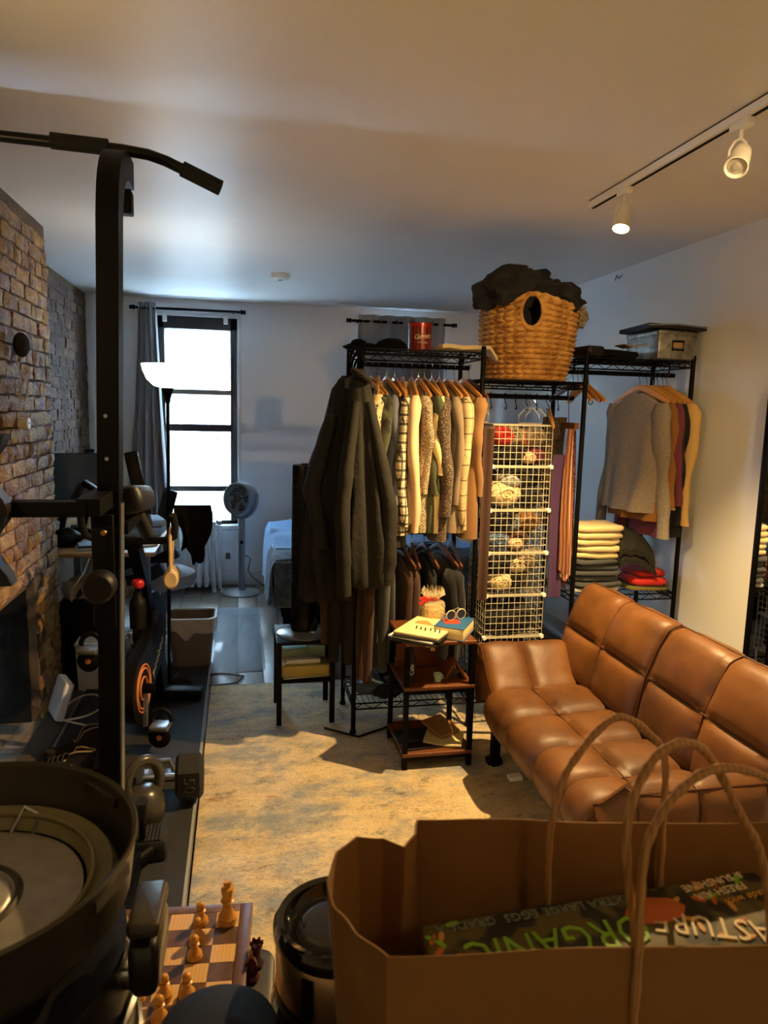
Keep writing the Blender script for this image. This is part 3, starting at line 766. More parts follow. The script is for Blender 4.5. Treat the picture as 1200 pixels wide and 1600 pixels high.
MB().slab(lambda u, v: (Vector((-.13+.19*u, -.127-.008*sin(u*8), .305-.14*v*(1-abs(u-.55)*1.7))), Vector((0, -1, 0))), .002, 12, 6).build('liner_flap', 'liner', t)
# --- chair mat
o = MB().rbox((-.23, 4.83, .003), (.76, 1.40, .004), .05).build('chair_mat', 'clear_vinyl'); tag(o, 'clear plastic chair mat on the grey planks', 'chair mat')

# --- radiator
t = thing('radiator', 'pale cast iron column radiator below the window', 'radiator', (0, 6.10, 0))
for k in range(8):
    x = -.625+.058*k
    s = MB()
    for y in (-.055, .055): s.tube([(x, y, .05), (x, y, .10), (x, y, .52), (x, y*.9, .575), (x, y*.4, .60)], [.016, .0195, .0195, .0195, .016], 10)
    s.rbox((x, 0, .095), (.05, .14, .05), .02); s.rbox((x, 0, .575), (.05, .13, .06), .024)
    s.build('section', 'radiator_paint', t)
for x in (-.63, -.215): MB().lathe([(.022, 0), (.018, .05), (.02, .09)], 10, (x, -.05, .001)).build('foot', 'radiator_paint', t)
MB().tube([(-.20, 0, .56), (-.165, 0, .56), (-.165, 0, .02)], .014, 10).build('feed_pipe', 'radiator_paint', t)
MB().lathe([(.001, 0), (.018, 0), (.018, .03), (.001, .03)], 12, (-.165, 0, .57)).build('valve', 'grey_metal', t)
o = MB().rbox((-.28, YB-.035, .60), (.11, .04, .12), .008).build('window_vent_box', 'white_plastic'); tag(o, 'small white box on the sill behind the radiator', 'box')
t = thing('wall_socket', 'grey plug in a wall socket right of the radiator', 'socket', (-.10, YB-.001, .27))
MB().rbox((0, -.004, 0), (.05, .008, .08), .004).build('cover_plate', 'white_plastic', t); MB().rbox((0, -.025, -.005), (.036, .035, .055), .008).build('plug', 'grey_metal', t)

# --- curtain and rods
def rod(name, label, x0, x1, z, y):
    t = thing(name, label, 'curtain rod', (0, y, z))
    MB().tube([(x0, 0, 0), (x1, 0, 0)], .011, 12).build('rod', 'black_metal', t)
    for x, s in ((x0, -1), (x1, 1)): MB().lathe([(.011, 0), (.019, .006), (.019, .018), (.012, .024), (.017, .03), (.017, .042), (.001, .046)], 14, (x, 0, 0), R=rot('Y', s*pi/2)).build('finial', 'black_metal', t)
    for x in (x0+.06, x1-.06): MB().bar((x, .0, 0), (x, YB-y, 0), .012, .02).build('bracket', 'black_metal', t)
    return t
rod('curtain_rod', 'black curtain rod above the sash window', -.82, .01, 2.325, 6.215)
rod('curtain_rod', 'black curtain rod holding the short grey curtain behind the clothes', .94, 1.83, 2.305, 6.215)
def curtain(label, x0, x1, xb0, xb1, z0, z1, n, y, grom=True):
    t = thing('curtain', label, 'curtain', (0, y, 0))
    nu = n*10
    def fn(u, v):
        a = x0+(x1-x0)*u; b2 = xb0+(xb1-xb0)*u; x = a+(b2-a)*v**1.3
        amp = (.024+.012*v)
        yy = amp*sin(2*pi*n*u+.5*sin(3*v)) + .012*sin(7*u+4*v)
        return Vector((x, yy, z1-(z1-z0)*v)), Vector((0, -1, 0))
    MB().slab(fn, .004, nu, 24).build('fabric', 'curtain_grey', t)
    for k in range(n*2):
        u = (k+.5)/(n*2); x = x0+(x1-x0)*u
        MB().tube([(x, .022*cos(2*pi*i/14), z1-.045+.022*sin(2*pi*i/14)) for i in range(14)], .005, 6, closed=True).build('grommet', 'chrome', t)
    return t
curtain('long grey curtain gathered left of the sash window', -.795, -.655, -.93, -.56, .40, 2.37, 4, 6.215)
curtain('grey curtain hanging on the back wall behind the clothes rack', 1.00, 1.77, .98, 1.79, .6, 2.36, 5, 6.215)

# --- pedestal fan
t = thing('pedestal_fan', 'grey pedestal fan with round drum head beside the window', 'fan', (.016, 5.99, 0))
MB().lathe([(.001, .03), (.05, .03), (.14, .018), (.15, .008), (.15, .001), (.001, .001)], 36).build('base', 'fan_grey', t)
MB().tube([(0, 0, .025), (0, 0, .64)], .028, 18).build('column', 'fan_grey', t)
MB().rbox((0, -.027, .44), (.022, .008, .03), .004).build('button', 'black_plastic', t)
yk = [(.155*cos(a), 0, .80+.155*sin(a)) for a in [radians(-200+11*i) for i in range(21)]]
hd = bpy.data.objects.new('fan_head', None)
R0 = rot('Z', radians(-38)) @ rot('X', radians(-8))
MB().tube([R0 @ Vector((p[0], p[1], p[2]-.8)) + Vector((0, 0, .8)) for p in yk], .016, 10, flat=.5).build('yoke', 'fan_grey', t)
RH = R0 @ rot('X', pi/2)
h = MB().lathe([(.085, -.085), (.118, -.075), (.135, -.04), (.138, .05), (.134, .07), (.122, .072), (.118, .04), (.10, -.05), (.001, -.06)], 36, (0, 0, .80), R=RH).build('drum', 'fan_grey', t)
for r in (.112, .092, .072, .052): MB().tube([Vector((0, 0, .8)) + RH @ Vector((r*cos(2*pi*i/30), r*sin(2*pi*i/30), .062)) for i in range(30)], .0028, 5, closed=True).build('grille_ring', 'fan_grey', h)
for k in range(20):
    a = 2*pi*k/20; MB().tube([Vector((0, 0, .8)) + RH @ Vector((.03*cos(a), .03*sin(a), .066)), Vector((0, 0, .8)) + RH @ Vector((.12*cos(a+.35), .12*sin(a+.35), .062))], .002, 5).build('grille_wire', 'fan_grey', h)
MB().lathe([(.001, .075), (.03, .07), (.034, .06), (.034, .05)], 20, (0, 0, .80), R=RH).build('hub_cap', 'chrome', h)
for k in range(5):
    a = 2*pi*k/5
    MB().slab(lambda u, v: (Vector((0, 0, .8)) + RH @ Vector(((.03+.075*u)*cos(a+.9*(v-.5)), (.03+.075*u)*sin(a+.9*(v-.5)), .02+.03*(v-.5))), RH @ Vector((0, 0, 1))), .003, 4, 4).build('blade', 'black_plastic', h)
MB().tube([(.03, -.02, .33), (.07, -.03, .30), (.05, -.03, .20), (.09, .06, .12), (.20, .12, .02), (.33, .16, .01)], .004, 6).build('cord', 'cable_black', t)
# smoke detector
t = thing('smoke_detector', 'small round cream smoke detector on the ceiling', 'smoke detector', (.265, 4.92, H))
MB().lathe([(.001, -.038), (.04, -.038), (.055, -.03), (.06, -.015), (.062, 0), (.001, 0)], 30).build('cover', 'white_plastic', t)
MB().lathe([(.001, -.041), (.012, -.041), (.014, -.037)], 14).build('test_button', 'grey_metal', t)
# ------------------------------------------------------------------ rug, bed, clothes rack
M('rug_pile', (222, 200, 156), .95, col2=(196, 172, 128), nscale=6, ncon=.2, stretch=(1, 1.7, 1), bump=(300, .6, .004), sheen=.1)
_nt = MATS['rug_pile'].node_tree   # distressed pattern worn into the pile
_b = _nt.nodes['Principled BSDF']; _cur = _b.inputs['Base Color'].links[0].from_socket
_mp = [n for n in _nt.nodes if n.type == 'MAPPING'][0]
def _layer(cur, scale, detail, lo, hi, col, rough=.75, fac=1.0):
    n = _nd(_nt, 'ShaderNodeTexNoise'); n.inputs['Scale'].default_value = scale; n.inputs['Detail'].default_value = detail; n.inputs['Roughness'].default_value = rough
    _nt.links.new(_mp.outputs[0], n.inputs['Vector'])
    r = _nd(_nt, 'ShaderNodeMapRange'); r.inputs[1].default_value = lo; r.inputs[2].default_value = hi; r.inputs[4].default_value = fac; _nt.links.new(n.outputs['Fac'], r.inputs[0])
    x = _nd(_nt, 'ShaderNodeMix', data_type='RGBA'); _nt.links.new(r.outputs[0], x.inputs[0]); _nt.links.new(cur, x.inputs[6]); x.inputs[7].default_value = srgb(col)
    return x.outputs[2]
_cur = _layer(_cur, 1.8, 12, .47, .60, (128, 138, 146), .78, .9)
_cur = _layer(_cur, 4.5, 14, .54, .62, (88, 90, 92), .85, .85)
_cur = _layer(_cur, 3.4, 12, .57, .66, (160, 112, 64), .8, .7)
_cur = _layer(_cur, 120, 3, .5, .72, (70, 62, 50), .7, .65)
_nt.links.new(_cur, _b.inputs['Base Color'])
ZR = .0135
o = MB().rbox((.89, 2.42, .006), (2.10, 3.00, .012), .006).build('area_rug', 'rug_pile'); tag(o, 'faded cream and blue-grey distressed area rug in the middle', 'rug')

# bed
M('duvet_blue', (84, 134, 186), .85, col2=(110, 156, 200), nscale=26, bump=(60, .5, .006), sheen=.3)
M('quilt_dark', (58, 70, 82), .9, col2=(104, 116, 126), nscale=22, ncon=.2, ndetail=8, bump=(40, .3))
t = thing('bed', 'low bed with bright blue duvet behind the clothes rack', 'bed', (0, 0, 0))
MB().rbox((.98, 5.42, .20), (1.42, 1.60, .06), .02).build('bed_frame', 'black_metal', t)
for x, y in ((.30, 4.66), (1.66, 4.66), (.30, 6.18), (1.66, 6.18)): MB().bar((x, y, .001), (x, y, .42 if y < 5 else .2), .04, .04).build('leg', 'black_metal', t)
MB().rbox((.98, 5.42, .35), (1.38, 1.54, .24), .06, seg=5).build('mattress', 'grey_fabric', t)
def cover(x0, x1, y0, y1, zt, drop, seed, amp):
    def fn(u, v):
        w = x1-x0; s = u*2-1; over = max(0, abs(s)-.82)/.18; x = x0+.06+ (w-.12)*.5*(1+max(-1, min(1, s/.82))) if abs(s) <= .82 else (x0+.06-.05*over**.5 if s < 0 else x1-.06+.05*over**.5)
        y = y0+(y1-y0)*v
        z = zt - .03*abs(s)**4 - drop*over**1.4 + amp*N3((x*3, y*3, over), 1.3, seed)
        n = Vector((-1 if s < 0 else 1, 0, 0)).lerp(Vector((0, 0, 1)), 1-over)
        return Vector((x + .5*amp*N3((y*5, z*5, 1), 1, seed+2), y, z)), n.normalized()
    return MB().slab(fn, .02, 44, 30)
dv = cover(.18, 1.74, 4.95, 6.2, .60, .40, 3, .04).build('duvet', 'duvet_blue', t)
cover(.165, 1.755, 4.62, 5.15, .575, .30, 8, .05).build('folded_quilt', 'quilt_dark', t)
MB().slab(lambda u, v: (Vector((.22+1.5*u, 4.60-.03*sin(u*20), .56-.30*v)), Vector((0, -1, 0))), .02, 30, 4).build('quilt_drop', 'quilt_dark', t)
MB().blob((.98, 6.0, .68), (.32, .2, .1), 20, 10, .15, 2, 3).build('pillow', 'light_blue', t)
for i, (x, y, m, lb) in enumerate(((.45, 4.80, 'black_cloth', 'dark storage bag pushed under the bed foot'), (.38, 4.58, 'orange_paint', 'small rust coloured bundle at the bed foot'))):
    o = MB().blob((0, 0, .09), (.12-.05*i, .12-.04*i, .1-.03*i), 14, 10, .3, 2.5, i, flatz=.85).build('storage_bundle', m, loc=(x, y, .003)); tag(o, lb, 'bag')

# ---- stool with tower fan
t = thing('plant_stool', 'black square metal stool with a shelf, under the tower fan', 'stool', (.315, 3.50, ZR))
for sx in (-1, 1):
    for sy in (-1, 1): MB().bar((sx*.13, sy*.14, 0), (sx*.13, sy*.14, .405), .024, .024).build('leg', 'black_metal', t)
MB().rbox((0, 0, .412), (.285, .305, .016), .004).build('top', 'black_metal', t)
MB().rbox((0, 0, .215), (.262, .285, .012), .003).build('shelf', 'black_metal', t)
M('mint_card', (176, 206, 188), .8); M('yellow_card', (186, 170, 96), .8); M('kraft', (150, 112, 66), .85)
for i, (x, y, z, d, m, rz_, lb) in enumerate(((.0, .0, .237, (.24, .23, .004), 'paper', .1, 'loose white sheet drooping from the stool shelf'), (.0, .0, .243, (.235, .22, .055), 'yellow_card', 0, 'flat yellow-green carton on the stool shelf'), (-.05, .05, .30, (.12, .12, .05), 'mint_card', .3, 'mint green card folded on the stool carton'), (.065, .06, .30, (.10, .10, .06), 'mint_card', -.1, 'mint green box behind the stool legs'), (-.01, -.06, .30, (.17, .06, .022), 'paper', .05, 'small white leaflet on the yellow-green carton'))):
    o = MB().rbox((0, 0, d[2]/2), d, .003, seg=2).build('paper_item', m, loc=(.315+x, 3.50+y, z), rz=rz_); tag(o, lb, 'paper')
M('fan_base', (92, 96, 98), .25)
t = thing('tower_fan', 'tall black tower fan on the small square stool', 'fan', (.315, 3.49, ZR+.421))
MB().lathe([(.001, .022), (.05, .022), (.125, .012), (.135, .006), (.135, 0), (.001, 0)], 40).build('base', 'fan_base', t)
def towerring(k, z): return [Vector((.066*k*cos(2*pi*i/28), .058*k*sin(2*pi*i/28), z)) for i in range(28)]
MB().loft([towerring(1, .02), towerring(1, .80), towerring(1, .835), towerring(.96, .845)]).build('column', 'black_satin', t)
for k in range(46):
    z = .10+.0145*k
    MB().tube([(.069*cos(a), .061*sin(a), z) for a in [radians(-165+15*i) for i in range(11)]], .0022, 4).build('louver', 'black_plastic', t)
MB().lathe([(.001, .006), (.02, .006), (.022, 0)], 16, (.0, -.0, .846)).build('control_dial', 'black_plastic', t)

# ---- the freestanding wire clothes rack
t = thing('garment_rack', 'black wire freestanding clothes rack with shelves and hanging rods', 'clothes rack', (0, 0, 0))
PX, PY = (.53, 1.105, 1.62, 2.185), (3.22, 3.57)
for x in PX:
    for y in PY:
        lean = .0
        MB().lathe([(.016, 0), (.016, .012), (.0115, .016), (.0115, 1.835), (.009, 1.842), (.001, 1.842)], 12, (x, y, ZR)).build('post', 'black_metal', t)
def wire_shelf(x0, x1, z, y0=PY[0], y1=PY[1], name='wire_shelf'):
    m = MB(); r = .0032
    for y in (y0, y1):
        m.tube([(x0, y, z), (x1, y, z)], .004, 6); m.tube([(x0, y, z-.028), (x1, y, z-.028)], .004, 6)
        n = max(6, int((x1-x0)/.045)); m.tube([(x0+(x1-x0)*i/n, y, z if i % 2 else z-.028) for i in range(n+1)], .0025, 5)
    for x in (x0, x1):
        m.tube([(x, y0, z), (x, y1, z)], .004, 6); m.tube([(x, y0, z-.028), (x, y1, z-.028)], .004, 6)
        m.tube([(x, y0+(y1-y0)*i/8, z if i % 2 else z-.028) for i in range(9)], .0025, 5)
    n = int((x1-x0)/.026)
    for i in range(1, n): m.tube([(x0+(x1-x0)*i/n, y0, z+.003), (x0+(x1-x0)*i/n, y1, z+.003)], .0018, 4)
    for y in (y0+(y1-y0)*.33, y0+(y1-y0)*.67): m.tube([(x0, y, z-.003), (x1, y, z-.003)], .003, 5)
    return m.build(name, 'black_metal', t)
wire_shelf(PX[0], PX[1], 1.825); wire_shelf(PX[2], PX[3], 1.825); wire_shelf(PX[1], PX[2], 1.705)
wire_shelf(PX[0], PX[1], .16); wire_shelf(PX[1], PX[2], .16); wire_shelf(PX[2], PX[3], .66); wire_shelf(PX[2], PX[3], .16)
for x0, x1, z, y in ((.545, 1.095, 1.765, 3.395), (1.10, 1.64, 1.635, 3.38), (1.605, 2.19, 1.765, 3.38), (.545, 1.095, .955, 3.42)):
    MB().tube([(x0, y, z), (x1, y, z)], .0115, 12).build('hanging_rod', 'black_metal', t)
    for x in (x0+.03, x1-.03): MB().tube([(x, y, z), (x, y, z+.055)], .004, 6).build('rod_hook', 'black_metal', t)

# ---- hangers and garments.  local frame: rod at origin, garment plane = local Y, thickness = local X
M('hanger_wood', (196, 142, 76), .35, wave=(8, 3, (160, 104, 52), .5), rand=.15)
M('hanger_brown', (96, 60, 38), .4, rand=.2)
M('hanger_black', (24, 22, 22), .5)
def hanger_parts(t, mat='hanger_wood', w=.2, z0=-.062):
    pts = []
    for i in range(15):
        u = i/14*2-1; pts.append((.012*abs(u)**2, w*u, z0-.002-.078*abs(u)**1.2))
    MB().tube(pts, [.006+.004*(1-abs(i/14*2-1)**3) for i in range(15)], 8, flat=1.5).build('arms', mat, t)
    hk = [(0, 0, z0), (0, 0, -.030)] + [(0, .0135*sin(radians(-180+25*i))*-1*-1, .0005+.0155*cos(radians(180+25*i))) for i in range(0, 10)]
    MB().tube([(0, 0, z0), (0, 0, -.032), (0, .006, -.022), (0, .0145, -.006), (0, .0135, .007), (0, .005, .0145), (0, -.005, .0145), (0, -.0135, .007), (0, -.0145, -.002)], .0018, 6).build('hook', 'chrome', t)
def hanger(label, loc, rz, mat='hanger_wood', group=None, w=.2):
    t = thing('clothes_hanger', label, 'hanger', loc, rz, group); hanger_parts(t, mat, w); return t
def garment(name, label, cat, loc, rz, mat, W=.2, T=.022, L=.75, sleeve=.56, sw=.052, hem=1.0, seed=0, collar=True, group=None, cuff=None, fold=.012, splay=.03, neck=.046, shirt_tail=.0):
    t = thing(name, label, cat, loc, rz, group)
    N = 36; rings = []; zs = [-.066, -.074, -.085, -.10, -.12, -.145, -.19] + [-.19-(L-.19)*k/11 for k in range(1, 12)]
    for z in zs:
        d = -z-.066
        if d < .08: w = neck+(W-neck)*min(1, (d/.08))**.8; th = .014+.018*(d/.08)
        else: f = (d-.08)/(L-.145); w = W*(1-.06*sin(min(1, f*1.6)*pi/2)+(hem-1)*f); th = .032+T*f
        row = []
        f = max(0, (d-.05)/L)
        for i in range(N):
            a = 2*pi*i/N; cx, cy = cos(a), sin(a)
            x = th*abs(cx)**.8*(1 if cx > 0 else -1); y = w*abs(cy)**.75*(1 if cy > 0 else -1)
            x += fold*f*(sin(y*42+seed*2+3*z)*.9+N3((y*9, z*4, 0), 1, seed)*1.4); y += .5*fold*f*N3((x*20, z*5, a), 1, seed+4)
            zz = z - shirt_tail*f*(1 if z == zs[-1] else 0)*cos(pi*y/W*.9)
            row.append(Vector((x, y, zz)))
        rings.append(row)
    MB().loft(rings, cap=True).build('body', mat, t, angle=60)
    if sleeve:
        for s in (-1, 1):
            q = []; M_ = 14
            for k in range(M_+1):
                f = k/M_; z = -.115-sleeve*f
                cy = s*(W-.028+splay*f+.012*sin(f*5+seed)); cx = .012*sin(f*6+seed*1.7+s)+ .01*f
                ra = sw*(1-.42*f)*(.55 if k == 0 else 1)*(1+.10*sin(f*17+seed)); rb = ra*.62
                q.append([Vector((cx+rb*cos(2*pi*i/14)*(1+.12*N3((i*.9, f*9, 0), 1, seed)), cy+ra*sin(2*pi*i/14), z)) for i in range(14)])
            MB().loft(q).build('sleeve', mat, t, angle=60)
            if cuff:
                e = q[-1]; c = sum(e, Vector())/14
                MB().loft([[c+(p-c)*1.06+Vector((0, 0, dz)) for p in e] for dz in (.05, -.006)]).build('cuff', cuff, t)
    if collar:
        q = []
        for dz, k in ((-.092, 1.12), (-.07, 1.05), (-.048, .9)):
            q.append([Vector((.028*k*cos(2*pi*i/18), (neck+.004)*k*sin(2*pi*i/18), dz)) for i in range(18)])
        MB().loft(q, cap=False).build('collar', mat, t)
    return t
fab = dict(bump=(260, .25, .0015), sheen=.12)
M('cl_camo', (62, 66, 44), .9, col2=(34, 32, 26), nscale=14, ncon=.03, **fab)
M('cl_floral', (196, 182, 146), .9, dots=(48, .34, (64, 66, 78)), col2=(176, 150, 104), nscale=30, ncon=.05, **fab)
M('cl_greyblue', (92, 96, 110), .9, **fab)
M('cl_black', (11, 10, 12), .92, **fab)
M('cl_plaid', (212, 196, 164), .9, plaid=(24, .28, (38, 32, 34)), **fab)
M('cl_pink', (206, 172, 138), .9, **fab)
M('cl_hound', (150, 136, 110), .9, dots=(170, .42, (34, 30, 30)), **fab)
M('cl_green', (70, 76, 50), .9, dots=(220, .42, (40, 46, 34)), **fab)
M('cl_ivory', (206, 184, 130), .9, **fab)
M('cl_dotbrown', (52, 42, 34), .9, dots=(165, .30, (150, 122, 82)), **fab)
M('cl_taupe', (120, 104, 84), .9, **fab)
M('cl_check', (176, 152, 112), .9, plaid=(14, .08, (70, 56, 44)), **fab)
M('cl_tan', (118, 84, 46), .9, **fab)
M('cl_olive_dark', (25, 23, 18), .9, bump=(9, .5, .02))
M('cl_charcoal', (20, 20, 21), .9, bump=(10, .4, .02))
M('cl_brown', (58, 34, 22), .9, **fab)
M('cl_navy', (16, 17, 26), .9, **fab)
M('cl_grey_knit', (150, 138, 122), .95, col2=(112, 102, 92), nscale=70, stretch=(1, 1, 3), bump=(160, .5, .003))
M('cl_camel', (128, 84, 38), .95, bump=(160, .4, .003))
M('cl_mauve', (104, 48, 62), .95, bump=(160, .4, .003))
M('cl_cream_knit', (206, 168, 104), .95, wave=(60, .5, (170, 132, 76), .6), bump=(90, .5, .003))
M('cl_purple', (62, 32, 72), .8, **fab)
M('cl_red', (176, 28, 22), .85, **fab)
M('cl_beige', (206, 186, 140), .95, **fab)
M('cl_olive', (92, 86, 36), .9, **fab)
M('cl_greydark', (62, 64, 66), .95, **fab)
M('cl_greylight', (142, 142, 140), .95, **fab)
M('denim', (74, 96, 128), .9, **fab)

YR = 3.395; ZB = 1.765; G = 'shirts on the upper left rod'
row = [('t_shirt', 'olive camouflage t-shirt at the left end of the shirt row', 'cl_camo', .58, 12, dict(sleeve=.20, W=.19, L=.66, sw=.07)),
       ('shirt', 'dark camouflage shirt beside the floral shirt', 'cl_camo', .612, 8, dict(sleeve=.5)),
       ('shirt', 'cream floral shirt with long patterned sleeve', 'cl_floral', .648, -14, dict(sleeve=.62, W=.225, sw=.062)),
       ('shirt', 'blue grey shirt hanging behind the floral shirt', 'cl_greyblue', .686, 4, dict(sleeve=.5, W=.19)),
       ('jacket', 'black shirt jacket hanging left of the plaid shirt', 'cl_black', .725, 0, dict(sleeve=.55, W=.19, L=.82)),
       ('shirt', 'cream shirt with bold black plaid lines', 'cl_plaid', .765, -10, dict(sleeve=.60, W=.21, L=.76)),
       ('shirt', 'pale pink button shirt next to the plaid shirt', 'cl_pink', .808, -8, dict(sleeve=.63, W=.225, L=.74, shirt_tail=.05)),
       ('shirt', 'black and cream houndstooth shirt right of the pink shirt', 'cl_hound', .842, 0, dict(sleeve=.45, W=.2)),
       ('shirt', 'dark green patterned shirt beside the houndstooth shirt', 'cl_green', .872, 4, dict(sleeve=.45, W=.21)),
       ('shirt', 'ivory shirt with its sleeve pinned halfway', 'cl_ivory', .908, -4, dict(sleeve=.36, W=.215)),
       ('shirt', 'dark brown shirt with small cream dots', 'cl_dotbrown', .945, -6, dict(sleeve=.55, W=.225, L=.79, sw=.065)),
       ('shirt', 'plain taupe shirt behind the dotted brown shirt', 'cl_taupe', .982, 2, dict(sleeve=.5, W=.21)),
       ('shirt', 'beige checked shirt near the right end of the row', 'cl_check', 1.02, 0, dict(sleeve=.62, W=.215)),
       ('shirt', 'tan corduroy shirt at the right end of the shirt row', 'cl_tan', 1.062, 6, dict(sleeve=.46, W=.22, L=.78))]
for i, (nm, lb, mt, x, ang, kw) in enumerate(row):
    hanger('wooden hanger inside the ' + lb, (x, YR, ZB), radians(ang), 'hanger_wood', 'hangers on the upper left rod')
    garment(nm, lb, nm.replace('t_shirt', 't-shirt'), (x, YR, ZB-.028), radians(ang), mt, seed=i, group=G, splay=.012, **kw)
# lower rod: tops and trousers on brown hangers
row = [('navy tank top on the lower rod, leftmost', 'cl_navy', .66, 5), ('black top on the lower rod beside the navy top', 'cl_black', .72, -6), ('dark brown top left of the gift bag on the lower rod', 'cl_brown', .785, 6),
       ('reddish brown top behind the cellophane gift', 'cl_brown', .84, -4), ('charcoal top behind the wrapped gift on the lower rod', 'cl_charcoal', .905, 4), ('black jacket on the lower rod near the wire cubes', 'cl_black', .985, 10), ('dark navy jacket at the right end of the lower rod', 'cl_navy', 1.05, -5)]
for i, (lb, mt, x, ang) in enumerate(row):
    hanger('brown hanger holding the ' + lb, (x, 3.42, .955), radians(ang), 'hanger_brown', 'brown hangers on the lower rod', w=.19)
    garment('top', lb, 'top', (x, 3.42, .955-.045), radians(ang), mt, W=.17, L=.56, sleeve=0.0 if i < 5 else .45, seed=20+i, group='clothes on the lower left rod', collar=False)

def draped(name, label, cat, loc, rz, mat, prof, seed, sleeves=(), N=64, fold=.34, extra=None):
    """coat hung from a hook: prof = [(z, half width, half depth, x offset)]"""
    t = thing(name, label, cat, loc, rz)
    rings = []
    for z, w, d, ox in prof:
        r = []
        for i in range(N):
            a = 2*pi*i/N; k = 1+fold*min(1, -z*2.2)*(.5*sin(a*6+seed+z*2.5)+.28*sin(a*11-seed+z*4)+.75*N3((cos(a)*1.6, sin(a)*1.6, z*3.0), 1, seed))
            r.append(Vector((ox+w*cos(a)*k, d*sin(a)*k, z+.012*N3((cos(a)*3, sin(a)*3, 0), 1, seed)*(z < -.3))))
        rings.append(r)
    # resample along z
    fine = []
    for k in range(len(rings)-1):
        for q in range(4):
            f = q/4; fine.append([rings[k][i].lerp(rings[k+1][i], f) for i in range(N)])
    fine.append(rings[-1])
    MB().loft(fine).build('body', mat, t, angle=70)
    for pts, rs in sleeves:
        pts = [Vector(p) for p in pts]; P2 = []; R2 = []
        for k in range(len(pts)-1):
            for q in range(4): f = q/4; P2.append(pts[k].lerp(pts[k+1], f)); R2.append((rs[k]+(rs[k+1]-rs[k])*f)*(1+.06*sin(len(P2)*1.9+seed)))
        P2.append(pts[-1]); R2.append(rs[-1])
        MB().tube(P2, R2, 14, flat=.75).build('sleeve', mat, t, angle=60)
        MB().tube([pts[-1]+Vector((0, 0, .035)), pts[-1]-Vector((0, 0, .004))], rs[-1]*1.05, 14, flat=.78).build('cuff', mat, t)
    return t
t = draped('hooded_coat', 'black hooded coat hung on the left end of the rack', 'coat', (.41, 3.235, 1.70), 0, 'cl_charcoal',
       [(0, .03, .03, .07), (-.06, .06, .055, .055), (-.18, .075, .07, .045), (-.34, .095, .085, .035), (-.55, .115, .095, .02), (-.8, .125, .10, .0), (-1.0, .12, .10, .0), (-1.02, .10, .09, .0)], 3,
       sleeves=[([(.0, -.03, -.18), (-.06, -.06, -.36), (-.10, -.08, -.50), (-.06, -.09, -.66), (-.045, -.09, -.76)], [.045, .052, .05, .045, .038])])
MB().blob((.06, -.02, -.10), (.055, .07, .10), 16, 12, .2, 2, 1).build('hood', 'cl_charcoal', t)
t = draped('olive_jacket', 'dark olive fleece jacket hung in front of the black coat', 'jacket', (.505, 3.085, 1.725), 0, 'cl_olive_dark',
       [(0, .022, .02, .0), (-.06, .045, .04, .0), (-.2, .062, .055, .012), (-.38, .075, .062, .018), (-.55, .085, .07, .03), (-.75, .105, .08, .03), (-.93, .115, .085, .03), (-.95, .10, .075, .03)], 9,
       sleeves=[([(-.02, -.03, -.14), (-.055, -.055, -.40), (-.075, -.07, -.62), (-.065, -.075, -.83), (-.06, -.075, -.97)], [.03, .042, .045, .044, .038]),
                ([(.035, -.03, -.14), (.085, -.045, -.36), (.135, -.05, -.60), (.135, -.05, -.84), (.13, -.05, -.93)], [.03, .042, .05, .05, .042])])
MB().tube([(.035*cos(2*pi*i/16), -.045+.012*sin(2*pi*i/16), -.03-.02*cos(2*pi*i/16)) for i in range(16)], .014, 8, closed=True).build('hood_collar', 'cl_olive_dark', t)
def trousers(label, loc, rz, mat, L=.5, w=.09, seed=0):
    t = thing('trousers', label, 'trousers', loc, rz, 'trousers hanging under the coats')
    for s in (-1, 1):
        q = []
        for k in range(11):
            f = k/10; q.append([Vector((.022*cos(2*pi*i/16)*(1+.3*sin(f*9+i+seed)*.4), s*w*.5+(w*.55-.01*f)*sin(2*pi*i/16)*(1-.25*f), -.0-L*f)) for i in range(16)])
        MB().loft(q).build('leg', mat, t, angle=60)
    MB().tube([(0, -w, .0), (0, w, .0)], .016, 10).build('waistband', mat, t)
for i, (x, y, mt, L, lb) in enumerate(((.44, 3.30, 'cl_brown', .42, 'maroon trousers hanging leftmost below the coats'), (.47, 3.25, 'cl_olive_dark', .50, 'dark olive trousers hanging below the black coat'), (.565, 3.16, 'cl_brown', .56, 'brown corduroy trousers with a button at the hem'),
                                   (.60, 3.30, 'cl_black', .48, 'black trousers hanging behind the brown corduroy trousers'), (.635, 3.19, 'cl_greydark', .52, 'grey trousers hanging left of the side table'))):
    trousers(lb, (x, y, .86), radians((75, 60, 15, 40, 25)[i]), mt, L, .075, i)
# bag straps over the post
t = thing('strap_bundle', 'black bag straps looped over the rack corner', 'strap', (.515, 3.20, 1.78))
for k in range(3): MB().tube([(.02*cos(2*pi*i/20)+.01*k-.02, .03*sin(2*pi*i/20)-.02, -.02-.04*k*.5-.055*sin(2*pi*i/20)) for i in range(20)], .006, 6, closed=True).build('strap', 'black_cloth', t)
MB().blob((.0, -.01, .06), (.035, .03, .02), 14, 8, .2).build('buckle_pouch', 'black_cloth', t)

